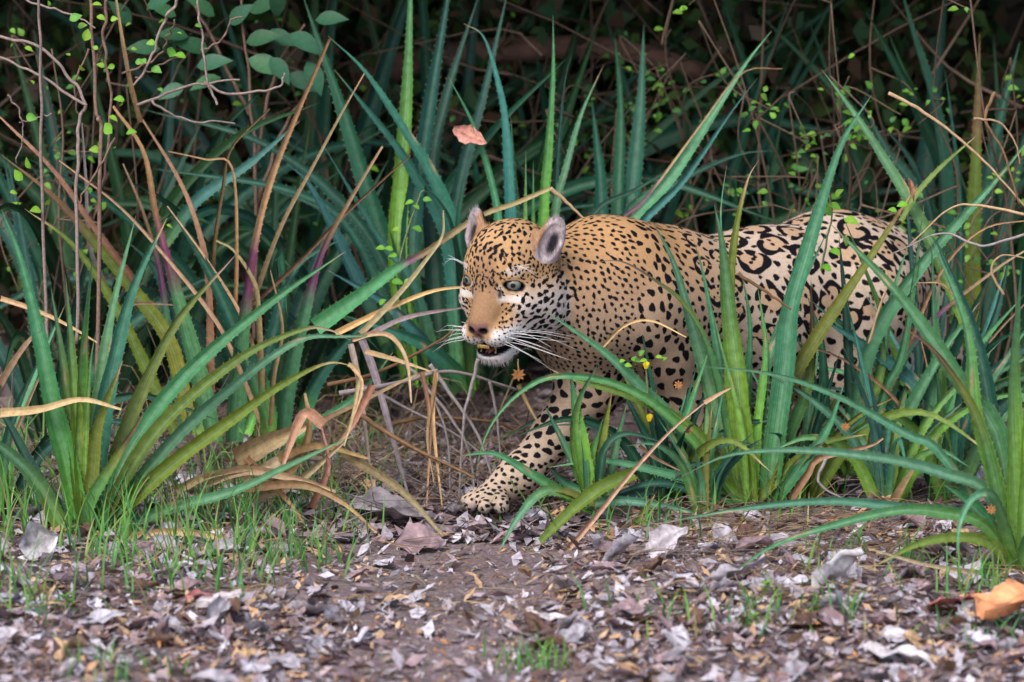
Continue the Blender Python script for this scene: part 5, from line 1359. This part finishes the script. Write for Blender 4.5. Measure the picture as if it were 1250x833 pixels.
# dead stalks and sheaths one can tell apart
STALK = 'dead stalks lying in front of the thicket'
def stalk(px, Yb, Yt, w, col, label, flat=False):
    pts = jag_path(px, Yb, Yt, 0.002); b = pts[0]
    if flat: me = strap(px, Yb, Yt, w, col, b, 'dead_stalk', seg=14, spiny=False)
    else:
        mb = MB(); tube(mb, pts, w / 960, w / 960 * 0.45, np.array(C[col]) * TR.uniform(0.8, 1.15), 6, len(pts) * 3); me = mb.mesh('dead_stalk', M_DRY, b)
    o = link('dead_stalk', me); o.location = Vector(b); tag(o, label, 'stalk', STALK); return o
for (px, Yb, Yt, w, c), lab in zip([
    ([(525, 445), (555, 488), (585, 535), (606, 606)], .14, .08, 6, 'grey'), ([(515, 470), (545, 502), (572, 550), (580, 608)], .16, .1, 5, 'grey'),
    ([(584, 438), (574, 480), (566, 514), (560, 614)], .12, .06, 6, 'grey'), ([(414, 481), (488, 467), (552, 454), (632, 476)], .1, .2, 7, 'grey'),
    ([(434, 504), (501, 545), (580, 584)], .05, -.05, 7, 'brown'), ([(470, 520), (520, 510), (600, 515), (640, 530)], .2, .2, 6, 'brown'),
    ([(440, 470), (500, 500), (570, 540), (630, 600)], .2, .15, 5, 'grey'), ([(598, 466), (608, 520), (612, 606)], .17, .14, 5, 'grey'),
    ([(480, 436), (520, 470), (545, 530), (550, 606)], .2, .13, 5, 'grey'), ([(400, 470), (460, 455), (530, 420), (560, 400)], .15, .2, 6, 'brown')], ['slanting grey stalk ending below the jaguar chin', 'short grey stalk beside the slanting grey stalk', 'upright grey stalk standing alone below the jaguar chin', 'long level grey stalk running toward the jaguar chin', 'brown stalk sloping down to the jaguar paw', 'dark brown stalk lying level behind the reaching foreleg', 'long grey stalk sloping behind the reaching foreleg', 'upright grey stalk close beside the reaching foreleg', 'bent grey stalk in the hollow below the chin', 'thin brown stalk rising from the withered sheaths to the jaguar muzzle']):
    stalk(px, Yb, Yt, w, c, lab)
for (px, Yb, Yt, w, c), lab in zip([
    ([(391, 514), (441, 491), (501, 461), (534, 451)], .02, .05, 5, 'tan'), ([(446, 429), (485, 440), (524, 453)], .05, .03, 5, 'straw'),
    ([(515, 454), (525, 514), (521, 618)], -.0, -.02, 4, 'tan'), ([(532, 455), (529, 514), (540, 620)], -.0, -.02, 4, 'straw'), ([(534, 455), (522, 530), (530, 590)], 0, -.02, 4, 'tan'),
    ([(417, 555), (488, 598), (542, 655)], -.05, -.25, 9, 'tan'), ([(300, 597), (367, 592), (417, 612), (466, 655)], -.15, -.28, 8, 'tan'),
    ([(140, 660), (205, 650), (260, 655), (330, 680)], -.42, -.42, 8, 'straw'), ([(300, 560), (350, 610), (372, 640)], -.1, -.2, 7, 'tan'),
    ([(674, 692), (715, 646), (771, 577), (821, 524), (860, 492)], -.42, -.22, 5, 'straw'), ([(860, 492), (880, 480), (892, 474)], -.22, -.2, 4, 'straw'),
    ([(0, 505), (50, 500), (100, 488), (148, 500)], -.35, -.4, 8, 'straw'), ([(0, 470), (25, 430), (58, 390)], -.3, -.35, 7, 'tan'), ([(0, 365), (40, 378), (80, 396), (118, 418)], -.05, -.2, 5, 'straw'),
    ([(812, 700), (900, 668), (980, 640), (1060, 625)], -.4, -.15, 9, 'brown'), ([(840, 690), (930, 650), (1000, 630)], -.3, -.1, 8, 'brown'), ([(820, 660), (900, 650), (990, 650)], -.2, -.12, 7, 'tan'),
    ([(965, 610), (985, 580), (1000, 560), (1060, 545), (1078, 535)], -.2, -.1, 7, 'tan'), ([(1090, 615), (1105, 590), (1118, 570)], -.1, -.1, 9, 'tan'), ([(132, 700), (160, 672), (188, 640)], -.5, -.5, 9, 'grey'),
    ([(633, 470), (648, 500), (660, 520)], -.12, -.14, 4, 'tan'), ([(780, 545), (800, 560), (830, 575)], -.25, -.2, 4, 'tan')], ['thin tan stalk rising gently toward the hollow', 'short straw coloured stalk over the hollow', 'hanging tan stalk at the middle of the hollow', 'short hanging straw stalk beside the hanging tan one', 'second hanging tan stalk crossing the straw one', 'stout tan stick slanting down onto the path by the crumpled grey leaf', 'curving tan stalk running from the grass toward the path', 'pale stalk lying level in front of the free standing rosette', 'tan stalk leaning down from the withered sheaths into the grass', 'long straight tan stalk leaning across the low leaves by the foreleg', 'forked pale tip on the long straight tan stalk', 'wavy straw stalk crossing the free standing rosette', 'tan stalk leaning against the free standing rosette', 'fine straw stalk crossing behind the free standing rosette', 'long brown stalk lying flat under the arching leaves', 'second long brown stalk lying along the first', 'short tan stalk lying level behind the brown stalks', 'tan stem bending over at the foot of the upright rosette', 'stubby tan stem leaning beside the tangled rosette', 'short grey stick propped in front of the free standing rosette', 'thin tan stem hanging below the orange seed head', 'thin tan stem curling over the small pale rosette']):
    stalk(px, Yb, Yt, w * 1.25, {'tan': 'n', 'straw': 'y', 'brown': 'u', 'grey': 'e'}[c], lab, True)
for (px, Yb, Yt, w, c), lab in zip([
    ([(290, 562), (330, 540), (380, 518)], -.1, .0, 26, 'n'), ([(428, 420), (440, 480), (456, 612)], .12, .08, 7, 'e'), ([(442, 415), (460, 465), (500, 610)], .14, .08, 9, 'e'),
    ([(300, 590), (350, 560), (395, 560)], -.1, -.05, 16, 'y'), ([(330, 600), (365, 560), (378, 520), (372, 480)], -.08, -.05, 12, 'n'), ([(395, 520), (372, 505), (355, 540), (345, 570)], -.1, -.12, 13, 'y'),
    ([(310, 610), (360, 590), (420, 540)], -.12, -.1, 11, 'y'), ([(380, 620), (400, 570), (392, 520)], -.12, -.1, 9, 'n'), ([(250, 590), (300, 575), (360, 585), (410, 600)], -.15, -.18, 13, 'y'), ([(455, 470), (430, 520), (400, 560)], .0, -.05, 9, 'n'),
    ([(215, 600), (260, 580), (330, 570)], -.15, -.15, 10, 'y'), ([(340, 560), (390, 545), (450, 560)], -.08, -.08, 10, 'n')], ['wide brown sheath at the bottom of the withered heap', 'narrow upright grey sheath beside the hollow', 'broad upright grey sheath at the edge of the hollow', 'pale flat sheath end at the foot of the heap', 'brown sheath curving upright from the heap', 'pale sheath folded down over the heap', 'pale sheath slanting up out of the grass', 'slim brown sheath standing at the end of the heap', 'long pale sheath lying along the front of the heap', 'slim brown sheath drooping from the hollow to the heap', 'pale sheath lying between the two left rosettes', 'brown sheath pointing from the heap into the hollow']):
    stalk(px, Yb, Yt, w, c, lab, True)
for (px, Yb, Yt, w, c), lab in zip([
    ([(1085, 114), (1126, 136), (1168, 167), (1213, 209), (1262, 265)], .1, .0, 5, 'tan'), ([(1189, 145), (1220, 150), (1240, 176), (1245, 200)], .0, .0, 3.5, 'tan'), ([(1215, 113), (1203, 146), (1224, 185), (1245, 250)], .05, .0, 5, 'brown'),
    ([(1250, 262), (1200, 252), (1160, 255), (1110, 300)], .0, .1, 4, 'tan'), ([(1262, 282), (1200, 300), (1150, 285), (1090, 310)], -.02, .1, 4, 'grey'), ([(1225, 360), (1210, 330), (1225, 312), (1262, 318)], -.05, -.05, 4, 'tan'),
    ([(900, 333), (940, 360), (966, 378)], -.14, -.16, 5, 'brown'), ([(1060, 420), (1085, 350), (1108, 372)], -.1, -.1, 4, 'tan'), ([(672, 230), (690, 245), (713, 268)], .15, .15, 6, 'tan'), ([(1008, 560), (1000, 590), (1030, 610)], -.2, -.2, 5, 'grey')], ['long tan stem sloping across the tall dark leaves', 'short hooked tan stem at the end of the sloping stem', 'brown stem kinked beside the hooked tan stem', 'tan stem arching above the jaguar rump', 'wavy grey stem reaching across the jaguar rump', 'small looped tan stem among the large rosette leaves', 'short brown stem across the jaguar flank', 'small bent tan stem before the jaguar thigh', 'broken stalk end bent down behind the jaguar ear', 'grey stem curled on the ground under the arching leaves']):
    stalk(px, Yb, Yt, w, c, lab)
# dried seed heads
def seed_head(px, py, Y, s, label, stem=None):
    c = P(px, py, Y); o = empty('seed_head', c); tag(o, label, 'seed head', 'dried orange seed heads')
    me = leaf_mesh('bract', 0.016, 0.008, (0.36, 0.16, 0.06), M_DRY, 0.4, 4)
    for k in range(8):
        a = k * 0.785; place('bract', me, c, [math.cos(a), -0.35, math.sin(a)], [0, -1, 0.2], o, c, s)
    if stem: stem_part(o, c, jag_path(stem, Y, Y, 0.001), 2.5, 1.5, C['tan'])
seed_head(633, 457, -0.13, 1.1, 'star shaped orange seed head hanging under the jaguar chin', [(632, 438), (633, 457)])
for (x, y), lab in zip(((828, 470), (1032, 521), (840, 525), (1210, 622), (1172, 640)), ['orange seed head on the blade beside the jaguar elbow', 'orange seed head behind the upright rosette foot', 'orange seed head low on the sprawling blades', 'orange seed head on the large rosette stem', 'orange seed head by the drooping green tip']): seed_head(x, y, -0.18 if x < 1100 else YC - 0.2, 0.75, 'tiny ' + lab)

# grass
M_GRASS = vcol_mat('grass_blade', 0.5, 0.3, 0.15, 60, 0.0, trans=0.2)
mb = MB()
def blade(p, L, col, w=0.0026, lean=0.5):
    a = LR.uniform(0, 6.28); d = np.array([math.cos(a), math.sin(a), 0]); n = 6; t = np.linspace(0, 1, n + 1)
    c = p + np.outer(t ** 1.7 * L * lean * LR.uniform(0.3, 1.4), d) + np.outer(t * L - 0.35 * lean * t ** 2.4 * L, [0, 0, 1]); s = np.cross(d, [0, 0, 1]); s = s * 0.5 + np.array([0.7, 0, 0]); s /= np.linalg.norm(s)
    ww = w * (1 - t ** 1.6) + 0.0002
    v = np.concatenate([c - np.outer(ww, s), c + np.outer(ww, s)]); f = [(i, i + 1, n + 2 + i, n + 1 + i) for i in range(n)]
    mb.add(v, f, np.array(col) * LR.uniform(0.7, 1.3))
GRS = [(0.09, 0.24, 0.04), (0.06, 0.20, 0.05), (0.14, 0.26, 0.05), (0.05, 0.16, 0.06), (0.30, 0.27, 0.12)]
for cx, cy, sx, sy, n, L in [(330, 600, 60, 28, 190, 0.13), (230, 640, 70, 25, 150, 0.13), (330, 690, 40, 18, 70, 0.12), (190, 700, 60, 20, 80, 0.10), (110, 660, 60, 20, 110, 0.16), (30, 740, 30, 18, 40, 0.12), (400, 640, 40, 30, 70, 0.10), (20, 620, 30, 30, 60, 0.2),
                             (880, 755, 60, 12, 40, 0.07), (1000, 750, 40, 12, 35, 0.07), (1080, 690, 60, 14, 50, 0.08), (1195, 720, 30, 14, 45, 0.10), (660, 815, 25, 8, 40, 0.07), (150, 825, 40, 10, 40, 0.06), (1180, 775, 40, 10, 25, 0.06), (790, 640, 90, 14, 70, 0.10), (1000, 600, 120, 20, 120, 0.14), (500, 560, 60, 20, 40, 0.08), (60, 560, 60, 20, 70, 0.16)]:
    for k in range(n):
        p = G(LR.normal(cx, sx), LR.normal(cy, sy)); blade(p, L * LR.uniform(0.5, 1.6), GRS[LR.choice(5, p=[.3, .25, .2, .15, .1])])
o = link('grass', mb.mesh('grass', M_GRASS)); tag(o, 'short green grass blades scattered through the litter', 'grass', kind='stuff')
# seedlings in the litter
for i, (x, y, s, lab) in enumerate([(80, 745, .9, 'low seedling at the path edge below the free standing rosette'), (90, 640, 1.0, 'dark seedling at the foot of the free standing rosette'), (935, 720, .6, 'tiny seedling on the litter near the bleached leaf'), (1205, 700, .7, 'small seedling at the foot of the large arching rosette'),
                                    (445, 575, .8, 'seedling with dark leaves in the hollow below the jaguar chin'), (395, 480, .9, 'fine leaved herb sprouting beside the withered sheaths'), (1045, 560, .8, 'leafy herb in the shade under the low arching leaves'), (20, 545, 1.0, 'dark leaved seedling in the shade beside the free standing rosette'), (920, 760, .6, 'tiny seedling by the blurred orange crumbs')]):
    b = G(x, y + 10); o = empty('seedling', b); tag(o, lab, 'seedling')
    stem_part(o, b, np.array([b, b + [0.004, 0, 0.03], b + [0, -0.005, 0.06 * s]]), 3, 2, (0.12, 0.2, 0.05))
    for k in range(9):
        a = k * 2.4; h = 0.02 + 0.005 * k
        place('leaf', (BRIGHT if i in (2, 5, 8) else DIM)[k % 3], b + [0, 0, h * s], [math.cos(a), math.sin(a) * 0.7, 0.35], [0, 0, 1], o, b, s * TR.uniform(0.6, 1.0))
